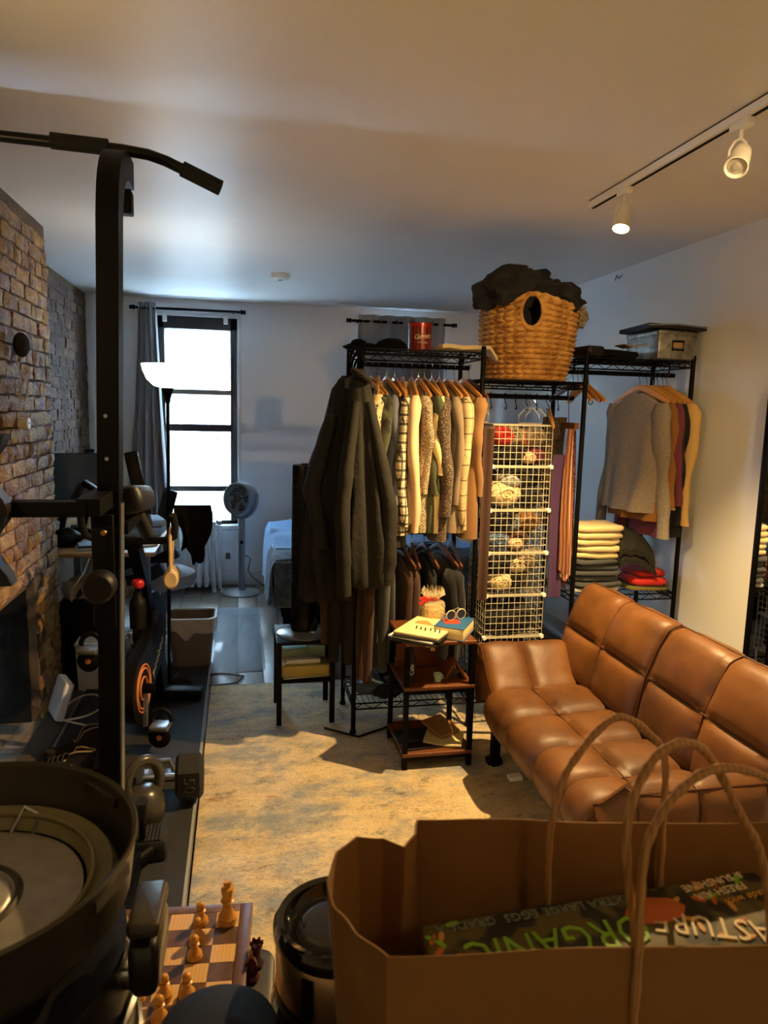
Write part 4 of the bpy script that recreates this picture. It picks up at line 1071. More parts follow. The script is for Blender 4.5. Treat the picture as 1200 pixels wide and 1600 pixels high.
# items on the left top shelf
ZS = 1.833
M('tin_red', (150, 26, 22), .3, metal=.2, coat=.3)
t = thing('red_tin', 'round red, green and black striped tin on the top shelf', 'tin', (.85, 3.42, ZS))
MB().lathe([(.001, 0), (.054, 0), (.055, .004), (.055, .118), (.057, .119), (.057, .132), (.001, .132)], 40).build('can', 'tin_red', t)
M('tin_green', (38, 50, 26), .35); M('tin_black', (22, 18, 16), .35); M('tin_cream', (214, 196, 150), .5)
for k in range(20):
    a0 = 2*pi*k/20
    MB().grid(lambda u, v: Vector((.0556*cos(a0+.13*u), .0556*sin(a0+.13*u), .006+.108*v)), 3, 1).build('stripe', 'tin_green' if k % 2 else 'tin_black', t)
body = 'Garrett'
for k, ch in enumerate(body):
    a = radians(-122 + 11.5*k); text('lettering', ch, .034, 'tin_cream', t, (.0572*cos(a), .0572*sin(a), .066+.0012*k), Euler((pi/2, 0, a+pi/2)), ext=.0005, shear=.3)
for k, ch in enumerate('POPCORN'):
    a = radians(-112 + 7*k); text('lettering', ch, .011, 'tin_cream', t, (.0572*cos(a), .0572*sin(a), .040), Euler((pi/2, 0, a+pi/2)), ext=.0005)
o = MB().slab(lambda u, v: (Vector((-.12+.27*u, -.07+.15*v, .022+.006*N3((u*4, v*4, 0)) - .05*max(0, u-.85)/.15*(1 if u > .85 else 0))), Vector((0, 0, 1))), .018, 20, 10).build('folded_cloth', 'cl_beige', loc=(1.04, 3.33, ZS+.006)); tag(o, 'beige folded cloth on the top shelf beside the red tin', 'cloth')
t = thing('cap', 'flat black cap lying on the left top shelf', 'cap', (.70, 3.36, ZS))
MB().blob((0, 0, .012), (.075, .065, .042), 20, 10, .1, 2, 2, flatz=.3).build('crown', 'black_cloth', t)
MB().slab(lambda u, v: (Vector((-.06+.12*u, -.055-.06*v*(1-.6*(2*u-1)**2), .008+.004*sin(pi*u))), Vector((0, 0, 1))), .004, 12, 5).build('brim', 'black_cloth', t)
o = MB().blob((0, 0, .012), (.10, .09, .018), 22, 8, .25, 3, 5, flatz=.66).build('knit_hat', 'black_cloth', loc=(.585, 3.44, ZS)); tag(o, 'flattened black knit hat at the left end of the shelf', 'hat')
# bottom shelf clutter
for i, (x, y, r, mt, lb) in enumerate(((.62, 3.36, (.08, .10, .05), 'denim', 'crumpled blue denim on the bottom wire shelf'), (.78, 3.40, (.11, .12, .06), 'black_cloth', 'black bag on the bottom wire shelf'), (.97, 3.42, (.10, .11, .07), 'cl_charcoal', 'charcoal clothes heap on the bottom shelf behind the side table'), (.70, 3.27, (.07, .05, .035), 'cl_olive_dark', 'small olive cloth at the front of the bottom shelf'))):
    o = MB().blob((0, 0, r[2]*.8), r, 20, 12, .3, 2.6, i+3, flatz=.8).build('crumpled_clothing', mt, loc=(x, y, .168)); tag(o, lb, 'clothing')
o = MB().tube([(.40, 3.28, .02), (.55, 3.17, .017), (.75, 3.28, .017), (1.0, 3.16, .017), (1.20, 3.12, .017)], .006, 6).build('extension_lead', 'cable_black'); tag(o, 'black power cord trailing on the rug under the rack', 'cord')

# ---- middle bay: basket with blankets
M('seagrass', (168, 118, 54), .6, col2=(126, 80, 32), nscale=40, ncon=.2, bump=(150, .4, .002), col3=(200, 150, 80), n3scale=14)
M('rope_shadow', (30, 22, 14), .9)
BX, BY, BZ = 1.385, 3.40, 1.712
t = thing('woven_basket', 'large woven seagrass basket with oval handle hole, holding dark blankets', 'basket', (BX, BY, BZ), radians(-108))
BH = .345
def brad(z): f = z/BH; return .200+.055*f-.012*f*f+.012*sin(f*pi)
def handle_in(a, z):
    for c in (0, pi):
        d = (a-c+pi) % (2*pi)-pi
        if (d*.24/.052)**2 + ((z-.285)/.062)**2 < 1: return True
    return False
def braid(inner):
    m = MB(); rows, per, segs = 15, 8, 300
    vs = []; nz = rows*per; keep = []
    for j in range(nz+1):
        z = BH*j/nz
        for i in range(segs):
            a = 2*pi*i/segs; r = j//per; fr = (j % per)/per
            zt = z*(1+.10*max(0, cos(a)*abs(cos(a)))*0)
            top = .035*(abs(cos(a))**6)*(z/BH)**3
            if inner: d = -.012
            else:
                ph = (a*30/(2*pi)+ (r % 2)*.5 + fr*(.5 if r % 2 else -.5)) % 1
                d = .019*(sin(pi*fr)**.8 if fr > 0 else 0)*(.12+.88*abs(sin(pi*ph))**.7)
            R = brad(z)+d; vs.append(Vector((R*cos(a)*1.0, R*sin(a)*.92, z+top)))
    fs = []
    for j in range(nz):
        for i in range(segs):
            if handle_in(2*pi*(i+.5)/segs, BH*(j+.5)/nz): continue
            k = (i+1) % segs; fs.append((j*segs+i, j*segs+k, (j+1)*segs+k, (j+1)*segs+i))
    return m.add(vs, fs)
MB().lathe([(.001, 0), (.20, 0), (.20, .008), (.001, .008)], 40, sy=.92).build('bottom', 'seagrass', t)
braid(False).build('weave', 'seagrass', t, angle=80)
braid(True).build('lining', 'seagrass', t, angle=80)
rm = [(brad(BH)*cos(2*pi*i/72), brad(BH)*.92*sin(2*pi*i/72), BH+.035*abs(cos(2*pi*i/72))**6) for i in range(72)]
MB().tube([Vector(p)+Vector((0, 0, .004*sin(i*2.4))) for i, p in enumerate(rm)], .012, 8, closed=True).build('rim', 'seagrass', t)
for c in (0, pi):
    pts = []
    for i in range(40):
        b_ = 2*pi*i/40; z = .285+.062*sin(b_); a = c+.052*cos(b_)/.24; R = brad(z)+.004+.003*(i % 2)
        pts.append((R*cos(a), R*.92*sin(a), z+.035*(abs(cos(a))**6)*(z/BH)**3))
    MB().tube(pts, .0095, 7, closed=True).build('handle_binding', 'seagrass', t)
M('blanket_dark', (22, 22, 24), .95, bump=(120, .4, .003), col2=(30, 29, 30), nscale=12)
def bl(name, lb, c, r, seed, R=None, m='blanket_dark'):
    o = MB().blob((0, 0, 0), r, 40, 26, .34, 3.0, seed, R=R).build(name, m, loc=c); tag(o, lb, 'blanket')
bl('folded_blanket', 'charcoal blanket spilling over the left of the basket rim', (BX-.11, BY-.08, BZ+.415), (.175, .15, .105), 3, rot('Y', radians(-8)))
bl('folded_blanket', 'dark grey blanket folded at the right of the basket', (BX+.11, BY-.03, BZ+.39), (.14, .17, .095), 7, rot('Y', radians(20)))
bl('folded_blanket', 'grey blanket filling the inside of the basket', (BX, BY, BZ+.24), (.19, .17, .13), 11)
bl('fringed_throw', 'black and white fringed throw at the right basket rim', (BX+.235, BY-.07, BZ+.31), (.035, .06, .05), 13, m='cl_hound')

# S hooks on the middle rod
hook_mesh = MB().tube([(0, .012*cos(radians(200-28*i)), .013*sin(radians(200-28*i))) for i in range(8)] + [(0, -.002, -.03)] + [(0, -.012-.012*cos(radians(28*i)), -.052-.013*sin(radians(28*i))) for i in range(7)], .0022, 6).mesh('s_hook', 'black_metal')
for k, x in enumerate((1.205, 1.28, 1.335, 1.39, 1.445, 1.50, 1.56)):
    o = bpy.data.objects.new('s_hook', hook_mesh); COL.objects.link(o); o.location = (x, 3.38, 1.637); o.rotation_euler = (0, 0, .3*sin(k*3)); tag(o, ('first', 'second', 'third', 'fourth', 'fifth', 'sixth', 'seventh')[k] + ' black S hook from the left on the rod below the basket', 'hook', 'S hooks on the middle rod')

# ---- white wire grid cubes
M('white_wire', (186, 178, 156), .4)
CX0, CX1, CY_0, CY_1 = 1.175, 1.475, 3.235, 3.50
tiers = [.245, .456, .667, .878, 1.089, 1.30, 1.50]
t = thing('wire_cube_shelf', 'tall stack of white wire grid cubes packed with clothes', 'wire shelf', (0, 0, 0))
def panel(o, du, dv, nu, nv, r=.0016):
    m = MB(); o, du, dv = Vector(o), Vector(du), Vector(dv)
    for i in range(nu+1): m.tube([o+du*i/nu, o+du*i/nu+dv], r*(1.5 if i in (0, nu) else 1), 5)
    for j in range(nv+1): m.tube([o+dv*j/nv, o+dv*j/nv+du], r*(1.5 if j in (0, nv) else 1), 5)
    return m
for k in range(len(tiers)-1):
    z0, z1 = tiers[k]+.004, tiers[k+1]-.004
    panel((CX0, CY_0, z0), (CX1-CX0, 0, 0), (0, 0, z1-z0), 10, 6).build('grid_panel', 'white_wire', t)
    for x in (CX0, CX1): panel((x, CY_0, z0), (0, CY_1-CY_0, 0), (0, 0, z1-z0), 8, 6).build('grid_panel', 'white_wire', t)
for z in tiers: panel((CX0, CY_0, z), (CX1-CX0, 0, 0), (0, CY_1-CY_0, 0), 10, 8).build('grid_panel', 'white_wire', t)
for z in tiers[:-1]:
    for x in (CX0, CX1): MB().lathe([(.001, .012), (.009, .012), (.012, .006), (.012, -.006), (.001, -.008)], 12, (x, CY_0, z), R=rot('X', pi/2)).build('connector', 'white_plastic', t)
for z in (.16+.004,):
    for x in (CX0+.01, CX1-.01):
        for y in (CY_0+.01, CY_1-.01): MB().tube([(x, y, .166), (x, y, .245)], .005, 6).build('foot', 'white_wire', t)
names = ['lowest', 'second', 'third', 'fourth', 'fifth', 'top']
rnd = random.Random(5)
pal = {5: [('cl_red', 'bright red', 1.215, .045), ('cl_hound', 'black and tan', 1.29, .05), ('orange_paint', 'rust orange', 1.36, .04), ('cl_taupe', 'taupe', 1.43, .045), ('cl_black', 'black', 1.31, .05), ('cl_navy', 'navy', 1.22, .05), ('cl_pink', 'pale pink', 1.38, .03), ('cl_mauve', 'wine red', 1.43, .04)],
       4: [('cl_beige', 'pale yellow', 1.235, .06), ('cl_black', 'black', 1.33, .06), ('cl_charcoal', 'charcoal', 1.41, .06), ('cl_greylight', 'light grey', 1.29, .04), ('cl_navy', 'navy', 1.42, .05)],
       3: [('cl_black', 'black', 1.23, .055), ('cl_greyblue', 'grey blue', 1.31, .04), ('cl_tan', 'mustard', 1.41, .05), ('cl_pink', 'pale rolled', 1.33, .03), ('denim', 'denim blue', 1.24, .045), ('cl_brown', 'brown', 1.34, .05)],
       2: [('cl_charcoal', 'charcoal', 1.24, .05), ('cl_floral', 'cream floral', 1.35, .04), ('cl_hound', 'black and white striped', 1.41, .055), ('cl_beige', 'cream', 1.27, .045), ('cl_black', 'black', 1.34, .05)],
       1: [('cl_black', 'black', 1.24, .055), ('cl_floral', 'patterned cream', 1.32, .045), ('cl_navy', 'navy', 1.41, .055), ('cl_charcoal', 'charcoal', 1.31, .05)],
       0: [('cl_black', 'black', 1.25, .055), ('cl_charcoal', 'charcoal', 1.38, .06)]}
for tr, items in pal.items():
    zb = tiers[tr]+.006
    base_n = (len(items)+1)//2
    for i, (mt, cn, x, r) in enumerate(items):
        r *= 1.22
        lvl = 1 if (i < base_n and tr in (5, 3, 2)) or (tr == 4 and i in (1, 2, 3)) else 0
        if tr == 4 and i == 0: lvl = 0
        y = 3.30 + .012*(i % 3); ln = .10
        m = MB(); q = []
        for k in range(9):
            f = k/8; yy = y-.05+.17*f-(.0); ra = r*(.55 if k in (0, 8) else .92 if k in (1, 7) else 1)
            q.append([Vector((ra*1.12*cos(2*pi*j/18)*(1+.16*N3((j*.7, f*4, 0), 1, i+tr*7)), yy-y, ra*.85*sin(2*pi*j/18)*(1+.16*N3((j*.7, f*4, 3), 1, i+tr*7)))) for j in range(18)])
        m.loft(q)
        sp = [(ra2*cos(a)*1.0, -.052, ra2*sin(a)*.8) for a, ra2 in [(.5*s, r*.52*(1-s/26)) for s in range(24)]]
        o = m.build('rolled_garment', mt, loc=(min(max(x, CX0+r*1.25), CX1-r*1.25), y, zb+r*.95+lvl*.085), angle=60)
        MB().tube(sp, .004, 5).build('rolled_edge', mt, o)
        tag(o, f'{cn} rolled garment in the {names[tr]} wire cube', 'clothing', 'rolled clothes in the wire cubes')
for tr in range(6):
    for q in range(2):
        o = MB().blob((0, 0, 0), (.070, .055, .088), 16, 10, .2, 2.4, tr*2+q).build('folded_heap', ('cl_black', 'cl_charcoal', 'cl_navy')[(tr+q) % 3], loc=(1.25+.15*q, 3.435, tiers[tr]+.096))
        tag(o, ('left', 'right')[q] + f' dark clothing heap at the back of the {names[tr]} wire cube', 'clothing', 'dark heaps in the wire cubes')
# white plastic hangers above the cubes, empty wooden hangers, ties
def plastic_hanger(label, loc, rz):
    t = thing('clothes_hanger', label, 'hanger', loc, rz, 'white plastic hangers above the wire cubes')
    MB().tube([(0, 0, -.05), (0, .0, -.03), (0, .012, -.012), (0, .012, .008), (0, 0, .0145), (0, -.013, .006), (0, -.012, -.004)], .002, 6).build('hook', 'chrome', t)
    MB().tube([(0, -.05, -.13), (0, -.05, -.09), (0, -.018, -.055), (0, .018, -.055), (0, .05, -.09), (0, .05, -.13)], .004, 8, closed=True).build('frame', 'white_plastic', t)
for x, a, lb in ((1.155, 40, 'white plastic hanger at the left top of the wire cubes'), (1.41, 65, 'white plastic hanger above the right top of the wire cubes'), (1.445, 50, 'second white plastic hanger right above the wire cubes')):
    plastic_hanger(lb, (x, 3.38, 1.635), radians(a))
hanger('empty honey wood hanger right of the wire cubes', (1.515, 3.38, 1.635), radians(-20), 'hanger_wood', w=.19)
for k in range(3): hanger(('leftmost', 'middle', 'rightmost')[k] + ' of three empty honey wood hangers left of the sweaters', (1.66+.022*k, 3.38, 1.765), radians(-10+4*k), 'hanger_wood', 'empty wooden hangers left of the sweaters', w=.2)
hanger('dark wooden hanger with crossbar behind the empty honey hangers', (1.635, 3.38, 1.765), radians(15), 'hanger_brown', w=.19)
hanger('dark hanger with golden tip at the right end of the shirts', (1.092, 3.38, 1.765), radians(6), 'hanger_brown', w=.19)
def strip(name, label, cat, mat, x, y, z1, z0, w, rz, group=None, seed=0):
    o = MB().slab(lambda u, v: (Vector((w*(u-.5)*(1-.1*v), .012*sin(v*5+seed)+.006*sin(u*6), (z0-z1)*v)), Vector((0, -1, 0))), .012, 6, 18).build(name, mat, loc=(x, y, z1), rz=rz); tag(o, label, cat, group); return o
strip('folded_trousers', 'purple folded trousers hanging beside the wire cubes', 'trousers', 'cl_purple', 1.520, 3.225, 1.36, .66, .075, radians(8))
strip('dark_scarf', 'dark patterned garment draped on the honey hanger', 'scarf', 'cl_dotbrown', 1.545, 3.36, 1.54, 1.0, .15, radians(20))
strip('brown_trousers', 'dark brown trousers hanging left of the wire cubes', 'trousers', 'cl_brown', 1.142, 3.20, 1.48, .66, .05, radians(-15))
M('tie_stripe', (150, 40, 36), .6, wave=(14, 1, (214, 190, 150), .9)); M('tie_dot', (84, 24, 34), .6, dots=(90, .3, (190, 150, 120))); M('tie_blue', (70, 60, 84), .6, wave=(20, 1, (150, 110, 80), .8)); M('tie_gold', (150, 104, 66), .6, wave=(12, 2, (80, 26, 30), .9))
t = thing('tie_hanger', 'dark bar hanger carrying several ties', 'hanger', (1.585, 3.30, 1.50))
MB().bar((0, -.09, 0), (0, .06, 0), .02, .03).build('bar', 'hanger_brown', t); MB().tube([(0, 0, .01), (0, .01, .10), (.0, .012, .135), (0, .0, .148), (0, -.012, .14)], .002, 6).build('hook', 'chrome', t)
for k, (mt, dx, ln, lb) in enumerate((('tie_gold', 0, .68, 'gold and wine patterned necktie on the tie hanger'), ('tie_stripe', .012, .72, 'red and cream striped necktie on the tie hanger'), ('tie_blue', .018, .66, 'slate blue striped necktie on the tie hanger'), ('tie_dot', .03, .76, 'dark red necktie with dots on the tie hanger'))):
    o = MB().slab(lambda u, v: (Vector((.0+(.03+.045*v)*(u-.5), .008*sin(v*4+k), .0-ln*v + (.03*(1-abs(2*u-1)) if v > .98 else 0)*-1)), Vector((0, -1, 0))), .006, 4, 18).build('necktie', mt, loc=(1.555+dx*1.6, 3.205+.022*k, 1.485), rz=radians(25)); tag(o, lb, 'tie', 'neckties on the tie hanger')

# ---- right bay: sweaters and folded piles
G = 'sweaters on the right rod'
row = [('sweater', 'heather grey crew neck sweater, frontmost on the right rod', 'cl_grey_knit', 2.0, 10, dict(W=.20, L=.66, sleeve=.66, sw=.062, splay=.06)),
       ('sweater', 'camel brown sweater behind the grey sweater', 'cl_camel', 2.04, 8, dict(W=.215, L=.70, sleeve=.5)),
       ('sweater', 'mauve sweater behind the camel sweater', 'cl_mauve', 2.072, 8, dict(W=.215, L=.78, sleeve=.5)),
       ('sweater', 'black sweater right of the mauve sweater', 'cl_black', 2.10, 6, dict(W=.2, L=.78, sleeve=.6)),
       ('sweater', 'charcoal sweater beside the cream cardigan', 'cl_charcoal', 2.13, 6, dict(W=.2, L=.78, sleeve=.6)),
       ('cardigan', 'cream ribbed cardigan at the wall end of the rod', 'cl_cream_knit', 2.15, 3, dict(W=.22, L=.64, sleeve=.60, sw=.058))]
for i, (nm, lb, mt, x, ang, kw) in enumerate(row):
    hanger('wooden hanger inside the ' + lb, (x, 3.38, 1.765), radians(ang), 'hanger_wood', 'hangers on the right rod')
    garment(nm, lb, nm, (x, 3.38, 1.765-.03), radians(ang), mt, seed=40+i, group=G, collar=False, T=.035, fold=.024, **kw)
def folded(label, x, y, z, w, d, h, mat, rz=0, group=None, seed=0, cat='clothing'):
    def ring(k, zz):
        q = []
        for i in range(32):
            a = 2*pi*i/32; cx = abs(cos(a))**.45*(1 if cos(a) > 0 else -1); cy = abs(sin(a))**.45*(1 if sin(a) > 0 else -1)
            j = 1+.05*N3((cx*2, cy*2, seed), 1, seed); q.append(Vector((cx*w/2*k*j, cy*d/2*k*j, zz+.006*N3((cx*2, cy*2, 0), 1, seed+1))))
        return q
    o = MB().loft([ring(.93, 0.002), ring(1, h*.3), ring(1, h*.7), ring(.94, h), ring(.5, h*1.08), ring(.01, h*1.1)]).build('folded_garment', mat, loc=(x, y, z), rz=rz, angle=60)
    MB().loft([ring(.965, h*.46), ring(.995, h*.5), ring(.965, h*.54)]).build('fold_line', mat, o)
    return tag(o, label, cat, group)
z = .668
piles = [('cl_greylight', 'light grey', .022)] + [('cl_greydark', 'dark grey', .026)]*5 + [('cl_beige', 'beige', .030)]*5
cnt = {}
tot = {'light grey': 1, 'dark grey': 5, 'beige': 5}
ordn = ['bottom', 'second', 'middle', 'fourth', 'top']
for i, (mt, cn, h) in enumerate(piles):
    k = cnt.get(cn, 0); cnt[cn] = k+1
    lb = 'light grey folded shirt under the stacked dark shirts' if cn == 'light grey' else f'{cn} folded garment, {ordn[k]} of the {cn} pile on the right shelf'
    folded(lb, 1.775+.008*sin(i*2.1), 3.36+.006*cos(i*3), z, .27 if cn != 'light grey' else .30, .24, h, mt, .05*sin(i*1.7), 'folded pile on the right shelf', i)
    z += h*1.12
folded('olive folded garment under the red folded one', 2.06, 3.36, .668, .24, .26, .022, 'cl_olive', .05, None, 31)
folded('bright red folded garment on the right shelf', 2.07, 3.345, .694, .21, .22, .035, 'cl_red', -.1, None, 32)
folded('red folded garment with white trim, uppermost on the right', 2.08, 3.36, .735, .18, .20, .03, 'cl_red', .12, None, 33)
o = MB().slab(lambda u, v: (Vector((-.10+.2*u+.02*sin(v*7), -.08+.12*sin(pi*v), .10+.17*sin(pi*(v*.8+.15))-.16*(u-.3)**2+.015*N3((u*5, v*5, 0)))), Vector((0, 0, 1))), .03, 16, 16).build('slumped_trousers', 'cl_olive_dark', loc=(1.965, 3.30, .72)); tag(o, 'dark olive trousers slumped between the folded piles', 'trousers')
# right top shelf: metal box with folders, hats, kraft paper
M('galvanized', (150, 148, 140), .42, metal=.75, col2=(112, 110, 104), nscale=26, ncon=.1, spec=.5)
t = thing('metal_box', 'galvanized metal storage box with label holder on the top shelf', 'box', (2.085, 3.36, ZS), radians(0))
MB().rbox((0, 0, .062), (.205, .30, .124), .008).build('box_body', 'galvanized', t)
MB().rbox((0, 0, .127), (.212, .307, .022), .006).build('lid', 'galvanized', t)
h = MB().tube([(-.03, -.156, .085), (-.03, -.156, .045), (.03, -.156, .045), (.03, -.156, .085)], .005, 8, closed=True).build('label_holder', 'black_metal', t)
MB().rbox((0, -.152, .068), (.048, .003, .024), .002).build('label_card', 'kraft', h)
t = thing('document_folder', 'black zip folder lying on the galvanized box', 'folder', (2.075, 3.345, ZS+.142), radians(-6))
MB().slab(lambda u, v: (Vector((-.145+.29*u, -.17+.34*v, .022+.012*sin(pi*u)*sin(pi*v)-.01*u)), Vector((0, 0, 1))), .02, 14, 10).build('cover', 'black_leather', t)
MB().tube([(-.145, -.172, .012), (0, -.174, .018), (.145, -.172, .006)], .004, 6).build('zip', 'grey_metal', t)
folded('black folded cloth on the right top shelf', 1.80, 3.38, ZS, .26, .26, .035, 'black_cloth', .1, None, 51)
o = MB().slab(lambda u, v: (Vector((-.06+.12*u, -.05+.1*v, .012+.03*abs(u-.4))), Vector((0, 0, 1))), .004, 8, 4).build('kraft_paper', 'kraft', loc=(1.90, 3.32, ZS+.045)); tag(o, 'bent brown kraft paper on the black folded cloth', 'paper')
o = MB().rbox((0, 0, .025), (.10, .16, .05), .02, seg=4).build('zip_pouch', 'black_leather', loc=(1.585, 3.34, 1.835-.12), rz=.1); tag(o, 'dark zip pouch beside the basket on the lower shelf', 'pouch')
o.location = (1.662, 3.30, ZS)
t = thing('belt', 'black belt hanging from the right top shelf', 'belt', (1.73, 3.45, 1.80))
MB().slab(lambda u, v: (Vector((.014*(u-.5)+.03*v*v, -.02, -.17*v)), Vector((0, -1, 0))), .004, 3, 8).build('strap', 'black_leather', t)
MB().tube([(.03+.012*cos(2*pi*i/16), -.02, -.18+.012*sin(2*pi*i/16)) for i in range(16)], .0025, 6, closed=True).build('buckle', 'black_metal', t)
# items under the right shelf
for i, (x, lb, mt) in enumerate(((1.80, 'dark backpack below the folded piles', 'black_cloth'), (2.02, 'black bag with a loop handle under the right shelf', 'cl_charcoal'))):
    t = thing('backpack', lb, 'bag', (x, 3.38, .17)); MB().blob((0, 0, .17), (.12, .12, .2), 22, 14, .15, 2, i+2, flatz=.82).build('bag_body', mt, t)
    MB().tube([(-.05, -.1, .30), (-.04, -.12, .37), (.04, -.12, .37), (.05, -.1, .30)], .008, 8).build('bag_handle', mt, t)

# leaning mirror on the right wall and a wall hook
M('mirror_glass', (235, 238, 240), .02, metal=1)
t = thing('leaning_mirror', 'tall black framed mirror leaning on the right wall', 'mirror', (2.225, 2.38, .002), 0, ry=radians(0))
for y in (-.30, .30): MB().rbox((-.02, y, .85), (.03, .028, 1.70), .004).build('frame_side', 'black_metal', t)
for z in (.015, 1.69): MB().rbox((-.02, 0, z), (.03, .6, .028), .004).build('frame_rail', 'black_metal', t)
MB().box((-.022, 0, .85), (.012, .58, 1.66)).build('mirror_pane', 'mirror_glass', t, smooth=False)
t = thing('wall_hook', 'small white wire hook near the ceiling on the right wall', 'hook', (XR-.001, 4.09, 2.375))
MB().tube([(-.004, -.03, .01), (-.02, -.02, -.01), (-.02, 0, .012), (-.02, .02, -.012), (-.004, .035, .01)], .004, 6).build('wire', 'grey_metal', t)
# ------------------------------------------------------------------ sofa, side table, track lights, kitchen foreground
M('tan_leather', (98, 60, 24), .46, col2=(68, 39, 13), nscale=5, ncon=.2, bump=(46, .22, .004), col3=(112, 70, 30), n3scale=3, spec=.5, rough2=.52)
M('seam_thread', (78, 42, 16), .6)
t = thing('leather_sofa', 'tan leather tufted futon sofa with stitched square panels', 'sofa', (0, 0, 0))
def puffy(curve, us, fu, breaks_v, depth, res=13, wrinkle=.004, seed=0):
    """curve(v)->(x,z) profile list resampled; us = seam positions along the length; fu(s,(p,q))->3D point"""
    m = MB(); allv = []; vs_ = []
    prof = [Vector((p[0], p[1])) for p in curve]
    # arc length resample with seams at breaks (indices into curve)
    def seg(i0, i1):
        pts = prof[i0:i1+1]; ln = [0]
        for a, b in zip(pts, pts[1:]): ln.append(ln[-1]+(b-a).length)
        out = []
        for k in range(res+1):
            d = ln[-1]*k/res; j = 0
            while j < len(ln)-2 and ln[j+1] < d: j += 1
            f = (d-ln[j])/max(1e-9, ln[j+1]-ln[j]); out.append(pts[j].lerp(pts[j+1], f))
        return out
    rows = []
    for b0, b1 in zip(breaks_v, breaks_v[1:]):
        s = seg(b0, b1)
        for k, p in enumerate(s):
            if rows and k == 0: continue
            rows.append((p, 2*k/res-1))
    n = len(rows); nr = []
    for i in range(n):
        a = rows[max(0, i-1)][0]; b = rows[min(n-1, i+1)][0]; d = (b-a).normalized(); nr.append(Vector((-d.y, d.x)))
    cols = []
    for u0, u1 in zip(us, us[1:]):
        for k in range(res+1):
            if cols and k == 0: continue
            cols.append((u0+(u1-u0)*k/res, 2*k/res-1))
    for (p, b), nn in zip(rows, nr):
        for u, a in cols:
            k = ((1-abs(a)**3.2)*(1-abs(b)**3.2))**.55
            w = wrinkle*N3((u*9, p.x*9, p.y*9), 1.6, seed)*(1.2-.6*k)
            q = p + nn*(depth*k + w)
            vs_.append(fu(u, q))
    W = len(cols)
    fs = [(j*W+i, j*W+i+1, (j+1)*W+i+1, (j+1)*W+i) for j in range(n-1) for i in range(W-1)]
    # flat end caps
    m.add(vs_, fs)
    for i in (0, W-1):
        m.f.append(tuple(j*W+i for j in range(n)))
    seams = []
    for u in us: seams.append([fu(u, p+nn*.0025) for (p, b), nn in zip(rows, nr)])
    for bi in breaks_v:
        j = breaks_v.index(bi)*res; seams.append([fu(u, rows[j][0]+nr[j]*.0025) for u, a in cols])
    return m, seams
def cushion(name, curve, us, fu, br, depth, seed):
    m, seams = puffy(curve, us, fu, br, depth, seed=seed)
    o = m.build(name, 'tan_leather', t, angle=75)
    for s in seams: MB().tube(s, .0026, 5).build('seam', 'seam_thread', o)
    return o
YA, YN = 2.69, 1.66
us_seat = [2.72, 2.46, 2.20, 1.97, 1.82]
alongY = lambda u, q: Vector((q.x, u, q.y))
cushion('seat_cushion', [(1.075, .24), (1.03, .27), (1.012, .32), (1.02, .37), (1.06, .392), (1.215, .395), (1.33, .395), (1.45, .40)], us_seat, alongY, [0, 5, 7], .032, 1)
us_back = [2.965, 2.64, 2.30]
bc = [(1.435, .40), (1.455, .50), (1.475, .60), (1.515, .70), (1.555, .77), (1.60, .79), (1.65, .75), (1.66, .62), (1.62, .45), (1.58, .36)]
cushion('backrest', bc, us_back, alongY, [0, 2, 5, 9], .034, 2)
cushion('backrest', bc, [2.285, 1.96, 1.62], alongY, [0, 2, 5, 9], .034, 3)
us_arm = [1.035, 1.225, 1.44]
alongX = lambda u, q: Vector((u, q.x, q.y))
arm = [(2.70, .385), (2.77, .43), (2.84, .50), (2.885, .545), (2.925, .545), (2.945, .50), (2.94, .40), (2.91, .28)]
cushion('armrest', [(p[0], p[1]-.012) for p in arm], us_arm, alongX, [0, 4, 7], .030, 4)
narm = [(1.85-(p[0]-2.70), p[1]) for p in arm]
cushion('armrest', narm[::-1], us_arm, alongX, [0, 3, 7], .030, 5)
MB().rbox((1.30, 2.275, .225), (.45, 1.24, .13), .03).build('base_frame', 'tan_leather', t)
for x, y in ((1.10, 2.82), (1.50, 2.82), (1.10, 1.72), (1.50, 1.72)): MB().bar((x, y, .0135), (x, y, .20), .035, .035).build('leg', 'black_metal', t)
for x in (1.10,): MB().rbox((x, 2.83, .03), (.07, .05, .03), .01).build('leg_pad', 'black_plastic', t)

# side table
M('rustic_wood', (112, 62, 26), .4, wave=(4, 5, (70, 36, 14), .7), stretch=(8, 1, 8), rand=.1)
t = thing('side_table', 'three tier side table with brown wood shelves and black frame', 'table', (.84, 2.995, ZR))
for sx in (-1, 1):
    for sy in (-1, 1): MB().bar((sx*.145, sy*.155, 0), (sx*.145, sy*.155, .553), .021, .021).build('leg', 'black_metal', t)
for z, nm in ((.562, 'top'), (.365, 'shelf'), (.065, 'shelf')): MB().rbox((0, 0, z), (.315, .335, .017), .003).build(nm, 'rustic_wood', t)
for z in (.348, .05):
    for sy in (-1, 1): MB().bar((-.145, sy*.155, z), (.145, sy*.155, z), .016, .018).build('rail', 'black_metal', t)
    for sx in (-1, 1): MB().bar((sx*.145, -.155, z), (sx*.145, .155, z), .016, .018).build('rail', 'black_metal', t)
ZT = ZR+.571
M('page', (224, 206, 150), .8); M('cover_dark', (30, 28, 32), .5); M('print_brown', (176, 132, 72), .8); M('print_black', (40, 34, 28), .8)
def magazine(lb, x, y, z, rz, w, d, h, m, cat='magazine'):
    o = MB().rbox((0, 0, h/2), (w, d, h), .003, seg=2).build('magazine', m, loc=(x, y, z), rz=rz); tag(o, lb, cat, 'magazines on the side table'); return o
magazine('dark covered magazine at the bottom of the side table stack', .79, 2.925, ZT, radians(-36), .215, .275, .010, 'cover_dark')
